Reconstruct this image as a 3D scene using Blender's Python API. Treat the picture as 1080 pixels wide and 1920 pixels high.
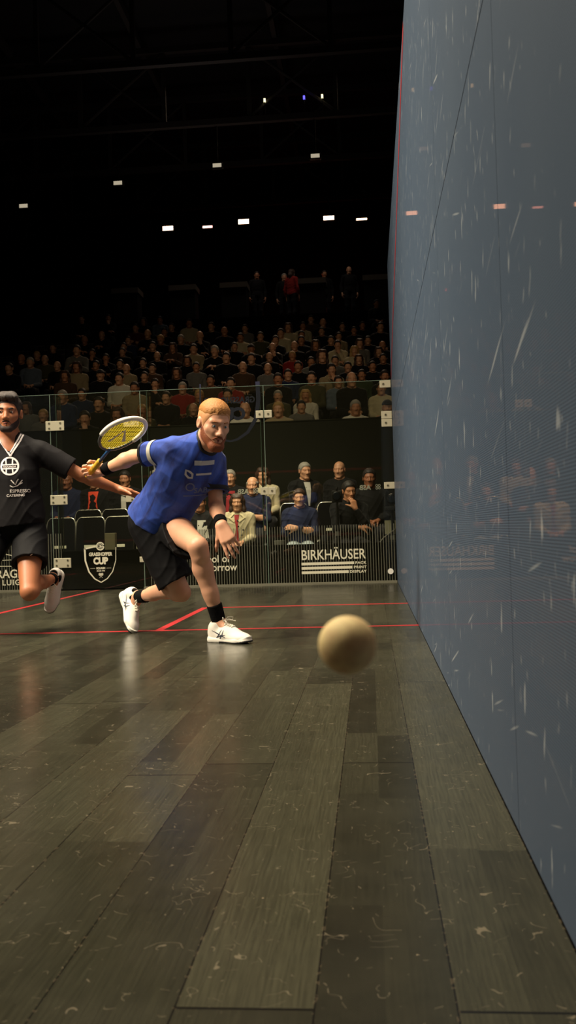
import bpy, bmesh, math, random
import numpy as np
from mathutils import Vector, Matrix
from mathutils.bvhtree import BVHTree

random.seed(11)
RNG = np.random.default_rng(11)
S = bpy.context.scene
COL = S.collection
for o in list(bpy.data.objects):
    bpy.data.objects.remove(o)

# ------------------------------------------------------------------ camera, world, light, exposure
# x runs across the court (right side wall at 3.2), y from the front wall (0) to the glass back wall (9.75), z up
F_PX = 1760.3
yaw, pitch, roll = 0.08716, 0.01773, -0.03044
fwd = np.array([-math.sin(yaw) * math.cos(pitch), math.cos(yaw) * math.cos(pitch), math.sin(pitch)])
rgt = np.array([math.cos(yaw), math.sin(yaw), 0.0])
upv = np.cross(rgt, fwd)
r2 = math.cos(roll) * rgt + math.sin(roll) * upv
u2 = -math.sin(roll) * rgt + math.cos(roll) * upv
cam_data = bpy.data.cameras.new('camera')
cam_data.sensor_fit = 'VERTICAL'
cam_data.sensor_height = 36.0
cam_data.sensor_width = 20.25
cam_data.lens = F_PX / 1920.0 * 36.0
cam_data.clip_start = 0.02
cam_data.clip_end = 120
cam_data.dof.use_dof = True
cam_data.dof.focus_distance = 5.6
cam_data.dof.aperture_fstop = 8.0
cam = bpy.data.objects.new('camera', cam_data)
COL.objects.link(cam)
m = Matrix.Identity(4)
for i in range(3):
    m[i][0], m[i][1], m[i][2] = r2[i], u2[i], -fwd[i]
m[0][3], m[1][3], m[2][3] = 2.9345, -0.181, 0.598
cam.matrix_world = m
S.camera = cam

S.view_settings.view_transform = 'Standard'
S.view_settings.look = 'None'
S.view_settings.exposure = 0.0
S.view_settings.gamma = 1.0
S.view_settings.use_curve_mapping = False
W = bpy.data.worlds.new('hall_world')
S.world = W
W.use_nodes = True
W.node_tree.nodes['Background'].inputs[0].default_value = (0.6, 0.62, 0.7, 1)
W.node_tree.nodes['Background'].inputs[1].default_value = 0.0012


def area(name, loc, target, size, power, color, spread=140, size_y=None):
    l = bpy.data.lights.new(name, 'AREA')
    l.shape = 'RECTANGLE'
    l.size, l.size_y = size, size_y or size
    l.energy, l.color = power, color
    l.spread = math.radians(spread)
    o = bpy.data.objects.new(name, l)
    COL.objects.link(o)
    o.location = loc
    d = Vector(target) - Vector(loc)
    o.rotation_euler = d.to_track_quat('-Z', 'Y').to_euler()
    return o


WARM = (1.0, 0.86, 0.66)
KEY = 1.12
# the court's own lamp rig, overhead and front left, then one added fill
area('court_rig_and_fill', (-0.2, 4.7, 7.6), (-0.2, 4.71, 0), 4.6, 560 * KEY, WARM, 110, 6.2)
area('court_rig_and_fill', (-3.0, 2.2, 5.8), (1.4, 5.0, 0.8), 1.4, 190 * KEY, WARM, 90)
area('court_rig_and_fill', (0.6, 9.95, 6.4), (0.8, 11.9, 0.4), 1.2, 56 * KEY, WARM, 58)  # added lamp beyond the back wall, stands in for court spill on the front rows
# what spills over the back wall onto the stand
area('stand_lamp', (-3.6, 8.0, 8.6), (0.0, 16.5, 2.6), 0.8, 15, (1.0, 0.80, 0.52), 70)
area('stand_lamp', (5.2, 8.5, 8.6), (1.5, 16.5, 2.6), 0.8, 14, (1.0, 0.78, 0.50), 70)


# ------------------------------------------------------------------ materials
def lin(c):
    return tuple(((v / 255.0) / 12.92 if v / 255.0 <= 0.04045 else (((v / 255.0) + 0.055) / 1.055) ** 2.4) for v in c)


class NT:
    def __init__(s, name):
        s.m = bpy.data.materials.new(name)
        s.m.use_nodes = True
        s.t = s.m.node_tree
        s.b = s.t.nodes['Principled BSDF']
        s.out = s.t.nodes['Material Output']

    def n(s, kind, **kw):
        nd = s.t.nodes.new(kind)
        for k, v in kw.items():
            setattr(nd, k, v)
        return nd

    def l(s, a, b):
        s.t.links.new(a, b)

    def val(s, sock, v):
        if hasattr(v, 'is_output') or hasattr(v, 'links'):
            s.l(v, sock)
        else:
            sock.default_value = v

    def math(s, op, a, b=0.0, c=None):
        nd = s.n('ShaderNodeMath', operation=op)
        s.val(nd.inputs[0], a)
        s.val(nd.inputs[1], b)
        if c is not None:
            s.val(nd.inputs[2], c)
        return nd.outputs[0]

    def mix(s, f, a, b):
        nd = s.n('ShaderNodeMix', data_type='RGBA')
        s.val(nd.inputs[0], f)
        s.val(nd.inputs[6], a if not isinstance(a, tuple) else (*a[:3], 1))
        s.val(nd.inputs[7], b if not isinstance(b, tuple) else (*b[:3], 1))
        return nd.outputs[2]

    def pos(s, object_space=False):
        if object_space:
            return s.n('ShaderNodeTexCoord').outputs['Object']
        return s.n('ShaderNodeNewGeometry').outputs['Position']

    def xyz(s, v):
        nd = s.n('ShaderNodeSeparateXYZ')
        s.l(v, nd.inputs[0])
        return nd.outputs

    def vec(s, x, y, z):
        nd = s.n('ShaderNodeCombineXYZ')
        for i, v in enumerate((x, y, z)):
            s.val(nd.inputs[i], v)
        return nd.outputs[0]

    def noise(s, v, scale, detail=3.0, rough=0.55, dist=0.0):
        nd = s.n('ShaderNodeTexNoise')
        if v is not None:
            s.l(v, nd.inputs['Vector'])
        nd.inputs['Scale'].default_value = scale
        nd.inputs['Detail'].default_value = detail
        nd.inputs['Roughness'].default_value = rough
        nd.inputs['Distortion'].default_value = dist
        return nd.outputs[0]

    def ramp(s, v, a, b):
        nd = s.n('ShaderNodeMapRange')
        s.l(v, nd.inputs[0])
        nd.inputs[1].default_value = a
        nd.inputs[2].default_value = b
        return nd.outputs[0]

    def bump(s, h, strength=0.2, dist=0.01):
        nd = s.n('ShaderNodeBump')
        nd.inputs['Strength'].default_value = strength
        nd.inputs['Distance'].default_value = dist
        s.l(h, nd.inputs['Height'])
        s.l(nd.outputs[0], s.b.inputs['Normal'])


MATS = {}


def plain(name, rgb, rough=0.6, metal=0.0, vary=0.12, scale=30.0, spec=0.5, bump=0.0, sub=0.0):
    """one procedural material: a base colour with a fine mottling"""
    if name in MATS:
        return MATS[name]
    t = NT(name)
    c = lin(rgb)
    nz = t.noise(t.pos(), scale, 4)
    lo = tuple(v * (1 - vary) for v in c)
    hi = tuple(min(1, v * (1 + vary)) for v in c)
    t.l(t.mix(nz, lo, hi), t.b.inputs['Base Color'])
    t.b.inputs['Roughness'].default_value = rough
    t.b.inputs['Metallic'].default_value = metal
    t.b.inputs['Specular IOR Level'].default_value = spec
    if sub:
        t.b.inputs['Subsurface Weight'].default_value = sub
        t.b.inputs['Subsurface Radius'].default_value = (0.02, 0.008, 0.004)
        t.b.inputs['Subsurface Scale'].default_value = 0.5
    if bump:
        t.bump(t.noise(t.pos(), scale * 6, 2), bump, 0.004)
    MATS[name] = t.m
    return t.m


def emit(name, rgb, strength):
    if name in MATS:
        return MATS[name]
    t = NT(name)
    t.b.inputs['Base Color'].default_value = (0.02, 0.02, 0.02, 1)
    t.b.inputs['Emission Color'].default_value = (*rgb, 1)
    t.b.inputs['Emission Strength'].default_value = strength
    MATS[name] = t.m
    return t.m


def floor_material():
    t = NT('dark_parquet')
    X, Y, Z = t.xyz(t.pos())
    PW = 0.1765
    u = t.math('DIVIDE', t.math('SUBTRACT', X, 3.2 - 0.1765 * 40 - 0.001), PW)
    row = t.math('FLOOR', u)
    fu = t.math('FRACT', u)
    wn = t.n('ShaderNodeTexWhiteNoise', noise_dimensions='1D')
    t.l(row, wn.inputs['W'])
    far = t.math('MULTIPLY', t.math('LESS_THAN', row, 35.5), wn.outputs[0])
    shift = t.math('FRACT', t.math('ADD', t.math('MULTIPLY', t.math('SUBTRACT', row, 37.0), 0.5), far))
    v = t.math('ADD', t.math('DIVIDE', t.math('SUBTRACT', Y, 0.992), 2.44), shift)
    colr = t.math('FLOOR', v)
    fv = t.math('FRACT', v)
    wn2 = t.n('ShaderNodeTexWhiteNoise', noise_dimensions='3D')
    t.l(t.vec(row, colr, 3.3), wn2.inputs['Vector'])
    tone = wn2.outputs[0]
    # every board is made up of narrower staves of different length and tone
    st = t.math('FLOOR', t.math('MULTIPLY', u, 2.0))
    wn3 = t.n('ShaderNodeTexWhiteNoise', noise_dimensions='1D')
    t.l(st, wn3.inputs['W'])
    sv = t.math('FLOOR', t.math('ADD', t.math('DIVIDE', Y, 0.62), t.math('MULTIPLY', wn3.outputs[0], 3.0)))
    wn4 = t.n('ShaderNodeTexWhiteNoise', noise_dimensions='3D')
    t.l(t.vec(st, sv, 8.1), wn4.inputs['Vector'])
    tone = t.math('ADD', t.math('MULTIPLY', tone, 0.55), t.math('MULTIPLY', wn4.outputs[0], 0.45))
    # grain
    gv = t.vec(t.math('MULTIPLY', X, 30.0), t.math('ADD', t.math('MULTIPLY', Y, 1.6), t.math('MULTIPLY', tone, 40)), tone)
    g1 = t.noise(gv, 3.0, 8, 0.72, 1.0)
    g2 = t.noise(t.vec(t.math('MULTIPLY', X, 260.0), t.math('MULTIPLY', Y, 9.0), tone), 1.0, 4, 0.7, 0.3)
    wv = t.n('ShaderNodeTexWave', wave_type='BANDS', bands_direction='X')
    t.l(t.vec(t.math('ADD', X, t.math('MULTIPLY', tone, 9)), t.math('MULTIPLY', Y, 0.09), tone), wv.inputs['Vector'])
    wv.inputs['Scale'].default_value = 34
    wv.inputs['Distortion'].default_value = 9
    wv.inputs['Detail'].default_value = 2.5
    wv.inputs['Detail Scale'].default_value = 1.6
    grain = t.math('ADD', t.math('ADD', t.math('MULTIPLY', g1, 0.50), t.math('MULTIPLY', g2, 0.42)), t.math('MULTIPLY', wv.outputs[1], 0.08))
    base = t.mix(t.ramp(tone, 0.15, 0.85), lin((23, 22, 16)), lin((70, 69, 53)))
    base = t.mix(t.ramp(grain, 0.34, 0.66), t.mix(0.70, base, lin((8, 7, 5))), base)
    # worn dusty patches
    worn = t.ramp(t.noise(t.pos(), 1.1, 8, 0.66, 0.2), 0.30, 0.74)
    base = t.mix(t.math('MULTIPLY', worn, 0.26), base, lin((76, 78, 62)))
    blot = t.ramp(t.noise(t.pos(), 9.0, 7, 0.7, 0.2), 0.30, 0.90)
    base = t.mix(t.math('MULTIPLY', blot, 0.18), base, lin((90, 86, 68)))
    # scratches: thin contour lines of warped noises, broken up by a mask
    def scratch(scale, warp, width, mscale, thr, off):
        p = t.n('ShaderNodeVectorMath', operation='ADD')
        t.l(t.pos(), p.inputs[0])
        p.inputs[1].default_value = (off, off * 1.7, 0)
        nz = t.noise(p.outputs[0], scale, 1.0, 0.5, warp)
        line = t.math('LESS_THAN', t.math('ABSOLUTE', t.math('SUBTRACT', nz, 0.5)), width)
        mk = t.math('GREATER_THAN', t.noise(p.outputs[0], mscale, 3), thr)
        return t.math('MULTIPLY', line, mk)
    sc = t.math('MAXIMUM', scratch(11.0, 0.2, 0.0030, 17.0, 0.59, 3.1), scratch(19.0, 0.3, 0.0040, 30.0, 0.60, 7.7))
    sc = t.math('MAXIMUM', sc, scratch(26.0, 0.2, 0.0045, 12.0, 0.60, 13.0))
    base = t.mix(t.math('MULTIPLY', sc, 0.26), base, lin((176, 162, 136)))
    vo = t.n('ShaderNodeTexVoronoi', feature='F1')
    t.l(t.vec(t.math('MULTIPLY', X, 1.0), t.math('MULTIPLY', Y, 0.6), 0), vo.inputs['Vector'])
    vo.inputs['Scale'].default_value = 34
    fleck = t.math('LESS_THAN', vo.outputs[0], 0.05)
    fl2 = t.math('MULTIPLY', fleck, t.math('GREATER_THAN', t.noise(t.pos(), 60, 2), 0.54))
    base = t.mix(t.math('MULTIPLY', fl2, 0.55), base, lin((170, 152, 124)))
    # joints between the boards
    e1 = t.math('MINIMUM', fu, t.math('SUBTRACT', 1.0, fu))
    j1 = t.math('LESS_THAN', e1, 0.0065)
    e2 = t.math('MINIMUM', fv, t.math('SUBTRACT', 1.0, fv))
    j2 = t.math('LESS_THAN', e2, 0.0011)
    joint = t.math('MAXIMUM', j1, j2)
    base = t.mix(joint, base, lin((12, 11, 9)))
    chip = t.math('MULTIPLY', t.math('LESS_THAN', e1, 0.016), t.math('GREATER_THAN', t.noise(t.pos(), 75, 4), 0.57))
    base = t.mix(t.math('MULTIPLY', chip, 0.16), base, lin((140, 124, 98)))
    t.l(base, t.b.inputs['Base Color'])
    ro = t.math('ADD', 0.16, t.math('MULTIPLY', t.noise(t.pos(), 5, 5), 0.16))
    t.l(ro, t.b.inputs['Roughness'])
    t.b.inputs['Specular IOR Level'].default_value = 0.27
    hgt = t.math('ADD', t.math('MULTIPLY', grain, 0.35), t.math('SUBTRACT', 1.0, joint))
    t.bump(hgt, 0.10, 0.0015)
    return t.m


def side_glass_material():
    """glass printed with fine rows of blue-grey dots, scuffed by balls, over a dark backing"""
    t = NT('printed_blue_glass')
    X, Y, Z = t.xyz(t.pos())
    st = t.math('FRACT', t.math('DIVIDE', Z, 0.0052))
    dots = t.math('FRACT', t.math('DIVIDE', Y, 0.0052))
    sr = t.math('ABSOLUTE', t.math('SUBTRACT', st, 0.5))
    band = t.ramp(sr, 0.16, 0.30)
    dm = t.math('MULTIPLY', t.ramp(t.math('ABSOLUTE', t.math('SUBTRACT', dots, 0.5)), 0.2, 0.34), 0.3)
    band = t.math('MAXIMUM', band, dm)
    col = t.mix(band, lin((40, 53, 71)), lin((80, 98, 119)))
    cloud = t.ramp(t.noise(t.vec(0, t.math('MULTIPLY', Y, 0.8), t.math('MULTIPLY', Z, 0.5)), 1.6, 4), 0.3, 0.7)
    col = t.mix(t.math('MULTIPLY', cloud, 0.25), col, lin((84, 98, 112)))
    # ball scuffs: short streaks, steep, denser towards the back and low down
    def streak(sy, sz, tilt, thr, off):
        yy = t.math('ADD', t.math('MULTIPLY', Y, sy), t.math('MULTIPLY', Z, tilt))
        nz = t.noise(t.vec(off, yy, t.math('MULTIPLY', Z, sz)), 1.0, 2.0, 0.5, 0.0)
        return t.ramp(nz, thr, thr + 0.05)
    s1 = streak(26, 9, 6, 0.662, 1.0)
    s2 = streak(40, 16, -8, 0.70, 5.0)
    def scuff(tilt, thr, off):
        zz = t.math('MULTIPLY', t.math('ADD', Z, t.math('MULTIPLY', Y, tilt)), 42)
        return t.ramp(t.noise(t.vec(off, t.math('MULTIPLY', Y, 1.9), zz), 1.0, 1.5, 0.5, 0.0), thr, thr + 0.06)
    s3 = t.math('MAXIMUM', scuff(0.27, 0.70, 9.0), t.math('MAXIMUM', scuff(0.16, 0.72, 12.0), scuff(-0.3, 0.74, 15.0)))
    scf = t.math('MAXIMUM', t.math('MAXIMUM', s1, s2), s3)
    col = t.mix(t.math('MULTIPLY', scf, 0.42), col, lin((190, 196, 196)))
    t.l(col, t.b.inputs['Base Color'])
    t.b.inputs['Roughness'].default_value = 0.55
    t.b.inputs['Specular IOR Level'].default_value = 0.25
    gl = t.n('ShaderNodeBsdfGlossy')
    gl.inputs['Color'].default_value = (1.0, 0.66, 0.56, 1)
    gl.inputs['Roughness'].default_value = 0.02
    mx = t.n('ShaderNodeMixShader')
    mx.inputs[0].default_value = 0.10
    t.l(t.b.outputs[0], mx.inputs[1])
    t.l(gl.outputs[0], mx.inputs[2])
    t.l(mx.outputs[0], t.out.inputs['Surface'])
    return t.m


def clear_glass_material(name, haze, tint=(0.93, 0.95, 0.90)):
    """a clear pane with a faint reflection and a film of dust"""
    t = NT(name)
    tr = t.n('ShaderNodeBsdfTransparent')
    tr.inputs[0].default_value = (*tint, 1)
    gl = t.n('ShaderNodeBsdfGlossy')
    gl.inputs['Roughness'].default_value = 0.01
    fr = t.n('ShaderNodeFresnel')
    fr.inputs[0].default_value = 1.36
    m1 = t.n('ShaderNodeMixShader')
    t.l(fr.outputs[0], m1.inputs[0])
    t.l(tr.outputs[0], m1.inputs[1])
    t.l(gl.outputs[0], m1.inputs[2])
    df = t.n('ShaderNodeBsdfDiffuse')
    df.inputs[0].default_value = (*lin((190, 186, 140)), 1)
    m2 = t.n('ShaderNodeMixShader')
    m2.inputs[0].default_value = haze
    t.l(m1.outputs[0], m2.inputs[1])
    t.l(df.outputs[0], m2.inputs[2])
    t.l(m2.outputs[0], t.out.inputs['Surface'])
    return t.m


def cloth(name, rgb, streak=None, rough=0.75, sheen=0.15, spec=0.4):
    """woven sports cloth; streak: a second printed colour in soft slanting strokes"""
    if name in MATS:
        return MATS[name]
    t = NT(name)
    c = lin(rgb)
    p = t.pos()
    X, Y, Z = t.xyz(p)
    col = t.mix(t.noise(p, 40, 3), tuple(v * 0.85 for v in c), tuple(min(1, v * 1.15) for v in c))
    if streak:
        nz = t.noise(t.vec(t.math('ADD', t.math('MULTIPLY', X, 9), t.math('MULTIPLY', Z, -5)), t.math('MULTIPLY', Y, 4), t.math('MULTIPLY', Z, 3)), 1.3, 5, 0.6, 0.8)
        col = t.mix(t.ramp(nz, 0.42, 0.66), col, lin(streak))
    t.l(col, t.b.inputs['Base Color'])
    t.b.inputs['Roughness'].default_value = rough
    t.b.inputs['Sheen Weight'].default_value = sheen
    t.b.inputs['Specular IOR Level'].default_value = spec
    t.bump(t.noise(p, 420, 2), 0.12, 0.002)
    MATS[name] = t.m
    return t.m


# ------------------------------------------------------------------ object helpers
def tag(o, label=None, cat=None, group=None, kind=None):
    if label:
        o['label'] = label
    if cat:
        o['category'] = cat
    if group:
        o['group'] = group
    if kind:
        o['kind'] = kind
    return o


def link(name, me, mat=None, parent=None, smooth=False):
    o = bpy.data.objects.new(name, me)
    COL.objects.link(o)
    if mat is not None and len(me.materials) == 0:
        me.materials.append(mat)
    if parent is not None:
        o.parent = parent
    if smooth and len(me.polygons):
        me.polygons.foreach_set('use_smooth', [True] * len(me.polygons))
    return o


def empty(name, loc=(0, 0, 0), rz=0.0):
    o = bpy.data.objects.new(name, None)
    o.empty_display_size = 0.1
    COL.objects.link(o)
    o.location = loc
    o.rotation_euler = (0, 0, rz)
    return o


def copy_tree(o, parent=None):
    c = o.copy()
    COL.objects.link(c)
    c.parent = parent
    for ch in [k for k in o.children]:
        copy_tree(ch, c)
    return c


class MB:
    """collects boxes, tubes and loose polygons, links them as one mesh"""

    def __init__(s):
        s.v, s.f = [], []

    def box(s, x0, x1, y0, y1, z0, z1):
        b = len(s.v)
        s.v += [(x, y, z) for z in (z0, z1) for y in (y0, y1) for x in (x0, x1)]
        s.f += [tuple(b + i for i in q) for q in ((0, 2, 3, 1), (4, 5, 7, 6), (0, 1, 5, 4), (2, 6, 7, 3), (0, 4, 6, 2), (1, 3, 7, 5))]
        return s

    def tube(s, pts, r, n=8, closed=False):
        pts = [Vector(p) for p in pts]
        rs = r if isinstance(r, (list, tuple)) else [r] * len(pts)
        b = len(s.v)
        L = len(pts)
        ref = None
        for i, p in enumerate(pts):
            a = pts[(i - 1) % L] if (closed or i > 0) else p
            c = pts[(i + 1) % L] if (closed or i < L - 1) else p
            t = (c - a).normalized()
            if ref is None:
                ref = t.orthogonal().normalized()
            ref = (ref - t * ref.dot(t)).normalized()
            w = t.cross(ref)
            for k in range(n):
                q = 2 * math.pi * k / n
                s.v.append(tuple(p + (ref * math.cos(q) + w * math.sin(q)) * rs[i]))
        for i in range(L if closed else L - 1):
            for k in range(n):
                i2 = (i + 1) % L
                s.f.append((b + i * n + k, b + i * n + (k + 1) % n, b + i2 * n + (k + 1) % n, b + i2 * n + k))
        if not closed:
            s.f.append(tuple(b + k for k in reversed(range(n))))
            s.f.append(tuple(b + (L - 1) * n + k for k in range(n)))
        return s

    def disc(s, c, axis, r, h, n=16):
        a = Vector(axis).normalized()
        c = Vector(c)
        return s.tube([c, c + a * h], r, n)

    def poly(s, pts):
        b = len(s.v)
        s.v += [tuple(p) for p in pts]
        s.f.append(tuple(range(b, b + len(pts))))
        return s

    def mesh(s, name):
        me = bpy.data.meshes.new(name)
        me.from_pydata(s.v, [], s.f)
        me.update()
        return me

    def build(s, name, mat, parent=None, smooth=False, bevel=0.0):
        me = s.mesh(name)
        if bevel:
            bm = bmesh.new()
            bm.from_mesh(me)
            bmesh.ops.remove_doubles(bm, verts=bm.verts, dist=1e-5)
            bmesh.ops.bevel(bm, geom=bm.edges[:], offset=bevel, segments=2, affect='EDGES', profile=0.6)
            bm.to_mesh(me)
            bm.free()
        return link(name, me, mat, parent, smooth)


def struct(name, mb, mat):
    return tag(mb.build(name, mat), kind='structure')


def text_arrays(body, size, bold=0.0, align='CENTER', sx=1.0, spacing=1.0):
    """the outline of a word as flat triangles in the xy plane: (n x 2 points, faces)"""
    cu = bpy.data.curves.new('lettering', 'FONT')
    cu.body = body
    cu.size = size
    cu.offset = bold
    cu.align_x = align
    cu.space_character = spacing
    cu.resolution_u = 3
    ob = bpy.data.objects.new('lettering', cu)
    COL.objects.link(ob)
    bpy.context.view_layer.update()
    dg = bpy.context.evaluated_depsgraph_get()
    me = bpy.data.meshes.new_from_object(ob.evaluated_get(dg))
    v = [(p.co.x * sx, p.co.y) for p in me.vertices]
    f = [tuple(p.vertices) for p in me.polygons]
    bpy.data.meshes.remove(me)
    bpy.data.objects.remove(ob)
    bpy.data.curves.remove(cu)
    return v, f


class Flat:
    """flat print: polygons in a 2D frame, later placed on a plane or wrapped on a body"""

    def __init__(s):
        s.v, s.f = [], []

    def add(s, v, f, dx=0.0, dy=0.0):
        b = len(s.v)
        s.v += [(p[0] + dx, p[1] + dy) for p in v]
        s.f += [tuple(b + i for i in q) for q in f]
        return s

    def text(s, body, x, y, size, **kw):
        v, f = text_arrays(body, size, **kw)
        return s.add(v, f, x, y)

    def rect(s, x0, x1, y0, y1, n=1):
        for i in range(n):
            a, b = x0 + (x1 - x0) * i / n, x0 + (x1 - x0) * (i + 1) / n
            s.add([(a, y0), (b, y0), (b, y1), (a, y1)], [(0, 1, 2, 3)])
        return s

    def line(s, pts, w, closed=False):
        P = [Vector((p[0], p[1])) for p in pts]
        L = len(P)
        vs = []
        for i, p in enumerate(P):
            a = P[(i - 1) % L] if (closed or i > 0) else p
            c = P[(i + 1) % L] if (closed or i < L - 1) else p
            t = (c - a).normalized()
            nn = Vector((-t.y, t.x)) * (w[i] if isinstance(w, list) else w) * 0.5
            vs += [tuple(p + nn), tuple(p - nn)]
        fs = [(2 * i, 2 * i + 1, 2 * ((i + 1) % L) + 1, 2 * ((i + 1) % L)) for i in range(L if closed else L - 1)]
        return s.add(vs, fs)

    def arc(s, cx, cy, rx, ry, a0, a1, w, n=24):
        pts = [(cx + rx * math.cos(math.radians(a0 + (a1 - a0) * i / n)), cy + ry * math.sin(math.radians(a0 + (a1 - a0) * i / n))) for i in range(n + 1)]
        return s.line(pts, w)

    def place(s, name, mat, origin, ux, uy, parent=None, thick=0.0):
        o, ux, uy = Vector(origin), Vector(ux), Vector(uy)
        me = bpy.data.meshes.new(name)
        me.from_pydata([tuple(o + ux * p[0] + uy * p[1]) for p in s.v], [], s.f)
        me.update()
        return link(name, me, mat, parent)

    def wrap(s, name, mat, origin, ux, uy, body, parent=None, off=0.0025, cuts=2):
        """lay the print on a body: each point is dropped along the print's normal onto the body's surface"""
        o, ux, uy = Vector(origin), Vector(ux).normalized(), Vector(uy)
        uy = (uy - ux * uy.dot(ux)).normalized()
        nrm = ux.cross(uy)
        bm = bmesh.new()
        vs = [bm.verts.new((p[0], p[1], 0)) for p in s.v]
        for q in s.f:
            try:
                bm.faces.new([vs[i] for i in q])
            except ValueError:
                pass
        if cuts:
            bmesh.ops.subdivide_edges(bm, edges=bm.edges[:], cuts=cuts, use_grid_fill=True)
        bmesh.ops.triangulate(bm, faces=bm.faces[:])
        bvh = body if isinstance(body, BVHTree) else bvh_of(body)
        bad = []
        for v in bm.verts:
            p = o + ux * v.co.x + uy * v.co.y + nrm * 0.4
            hit = bvh.ray_cast(p, -nrm)
            if hit[0] is None:
                bad.append(v)
            else:
                v.co = hit[0] + nrm * off
        bmesh.ops.delete(bm, geom=bad, context='VERTS')
        me = bpy.data.meshes.new(name)
        bm.to_mesh(me)
        bm.free()
        return link(name, me, mat, parent)


def bvh_of(me):
    return BVHTree.FromPolygons([v.co[:] for v in me.vertices], [tuple(p.vertices) for p in me.polygons])


# ------------------------------------------------------------------ sculpting: distance fields turned into one continuous skin
class Field:
    def __init__(s, lo, hi, h):
        s.lo = np.array(lo, dtype=np.float64)
        s.h = h
        n = np.ceil((np.array(hi) - s.lo) / h).astype(int) + 1
        s.n = n
        s.ax = [(s.lo[i] + h * np.arange(n[i])).astype(np.float32) for i in range(3)]
        s.F = np.full(tuple(n), 0.3, dtype=np.float32)

    def op(s, dfn, lo, hi, k=0.0, mode='add', cuts=()):
        mg = k + 3 * s.h
        sl, co = [], []
        for i in range(3):
            a = max(0, int(math.floor((lo[i] - mg - s.lo[i]) / s.h)))
            b = min(s.n[i], int(math.ceil((hi[i] + mg - s.lo[i]) / s.h)) + 1)
            if b <= a:
                return s
            sl.append(slice(a, b))
            shp = [1, 1, 1]
            shp[i] = b - a
            co.append(s.ax[i][a:b].reshape(shp))
        sl = tuple(sl)
        d = dfn(*co)
        for p, nv in cuts:
            d = np.maximum(d, (co[0] - p[0]) * nv[0] + (co[1] - p[1]) * nv[1] + (co[2] - p[2]) * nv[2])
        f = s.F[sl]
        if mode == 'sub':
            d = -d
            r = np.maximum(f, d)
            if k > 0:
                hh = np.maximum(k - np.abs(f - d), 0) / k
                r = r + hh * hh * k * 0.25
        else:
            r = np.minimum(f, d)
            if k > 0:
                hh = np.maximum(k - np.abs(f - d), 0) / k
                r = r - hh * hh * k * 0.25
        s.F[sl] = r
        return s

    def rc(s, a, b, ra, rb, k=0.0, mode='add', cuts=()):
        """a limb: tapered capsule"""
        a, b = np.array(a, float), np.array(b, float)
        ab = b - a
        L2 = max(float(ab @ ab), 1e-12)

        def d(X, Y, Z):
            t = ((X - a[0]) * ab[0] + (Y - a[1]) * ab[1] + (Z - a[2]) * ab[2]) / L2
            t = np.clip(t, 0, 1)
            dx, dy, dz = X - a[0] - t * ab[0], Y - a[1] - t * ab[1], Z - a[2] - t * ab[2]
            return np.sqrt(dx * dx + dy * dy + dz * dz) - (ra + (rb - ra) * t)
        R = max(ra, rb)
        return s.op(d, np.minimum(a, b) - R, np.maximum(a, b) + R, k, mode, cuts)

    def ell(s, c, r, M=None, k=0.0, mode='add', cuts=()):
        """ellipsoid; M: rows are its own axes"""
        c, r = np.array(c, float), np.array(r, float)
        M = np.eye(3) if M is None else np.array(M, float)

        def d(X, Y, Z):
            dx, dy, dz = X - c[0], Y - c[1], Z - c[2]
            q = [M[i][0] * dx + M[i][1] * dy + M[i][2] * dz for i in range(3)]
            k0 = np.sqrt((q[0] / r[0]) ** 2 + (q[1] / r[1]) ** 2 + (q[2] / r[2]) ** 2)
            k1 = np.sqrt((q[0] / r[0] ** 2) ** 2 + (q[1] / r[1] ** 2) ** 2 + (q[2] / r[2] ** 2) ** 2)
            return k0 * (k0 - 1.0) / np.maximum(k1, 1e-6)
        e = np.sqrt(((M * r[:, None]) ** 2).sum(axis=0))
        return s.op(d, c - e, c + e, k, mode, cuts)

    def chain(s, pts, rad, k=0.02, mode='add', cuts=()):
        for i in range(len(pts) - 1):
            s.rc(pts[i], pts[i + 1], rad[i], rad[i + 1], k, mode, cuts)
        return s

    def cut(s, p, nv):
        """remove everything on the side the normal points to"""
        X, Y, Z = s.ax[0][:, None, None], s.ax[1][None, :, None], s.ax[2][None, None, :]
        s.F = np.maximum(s.F, ((X - p[0]) * nv[0] + (Y - p[1]) * nv[1] + (Z - p[2]) * nv[2]).astype(np.float32))
        return s

    def limit(s, dfn):
        X, Y, Z = s.ax[0][:, None, None], s.ax[1][None, :, None], s.ax[2][None, None, :]
        s.F = np.maximum(s.F, dfn(X, Y, Z).astype(np.float32))
        return s

    def folds(s, amp, waves, seed=0):
        """cloth folds: a few warped sine ridges; waves: list of (direction, wavelength)"""
        ix = np.argwhere(np.abs(s.F) < 0.03)
        P = ix * s.h + s.lo
        g = np.random.default_rng(seed)
        out = np.zeros(len(P))
        for dr, wl in waves:
            dr = np.array(dr, float)
            dr /= np.linalg.norm(dr)
            ph = g.uniform(0, 6.28, 3)
            warp = 0.9 * np.sin(P @ g.normal(size=3) * 9 + ph[1]) + 0.6 * np.sin(P @ g.normal(size=3) * 17 + ph[2])
            env = 0.5 + 0.5 * np.sin(P @ g.normal(size=3) * 11 + ph[0])
            w = np.sin(P @ dr * 6.283 / wl + warp + ph[0])
            out += (1 - np.abs(w)) ** 2 * env
        s.F[ix[:, 0], ix[:, 1], ix[:, 2]] += (amp * (0.5 - out)).astype(np.float32)
        return s

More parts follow.
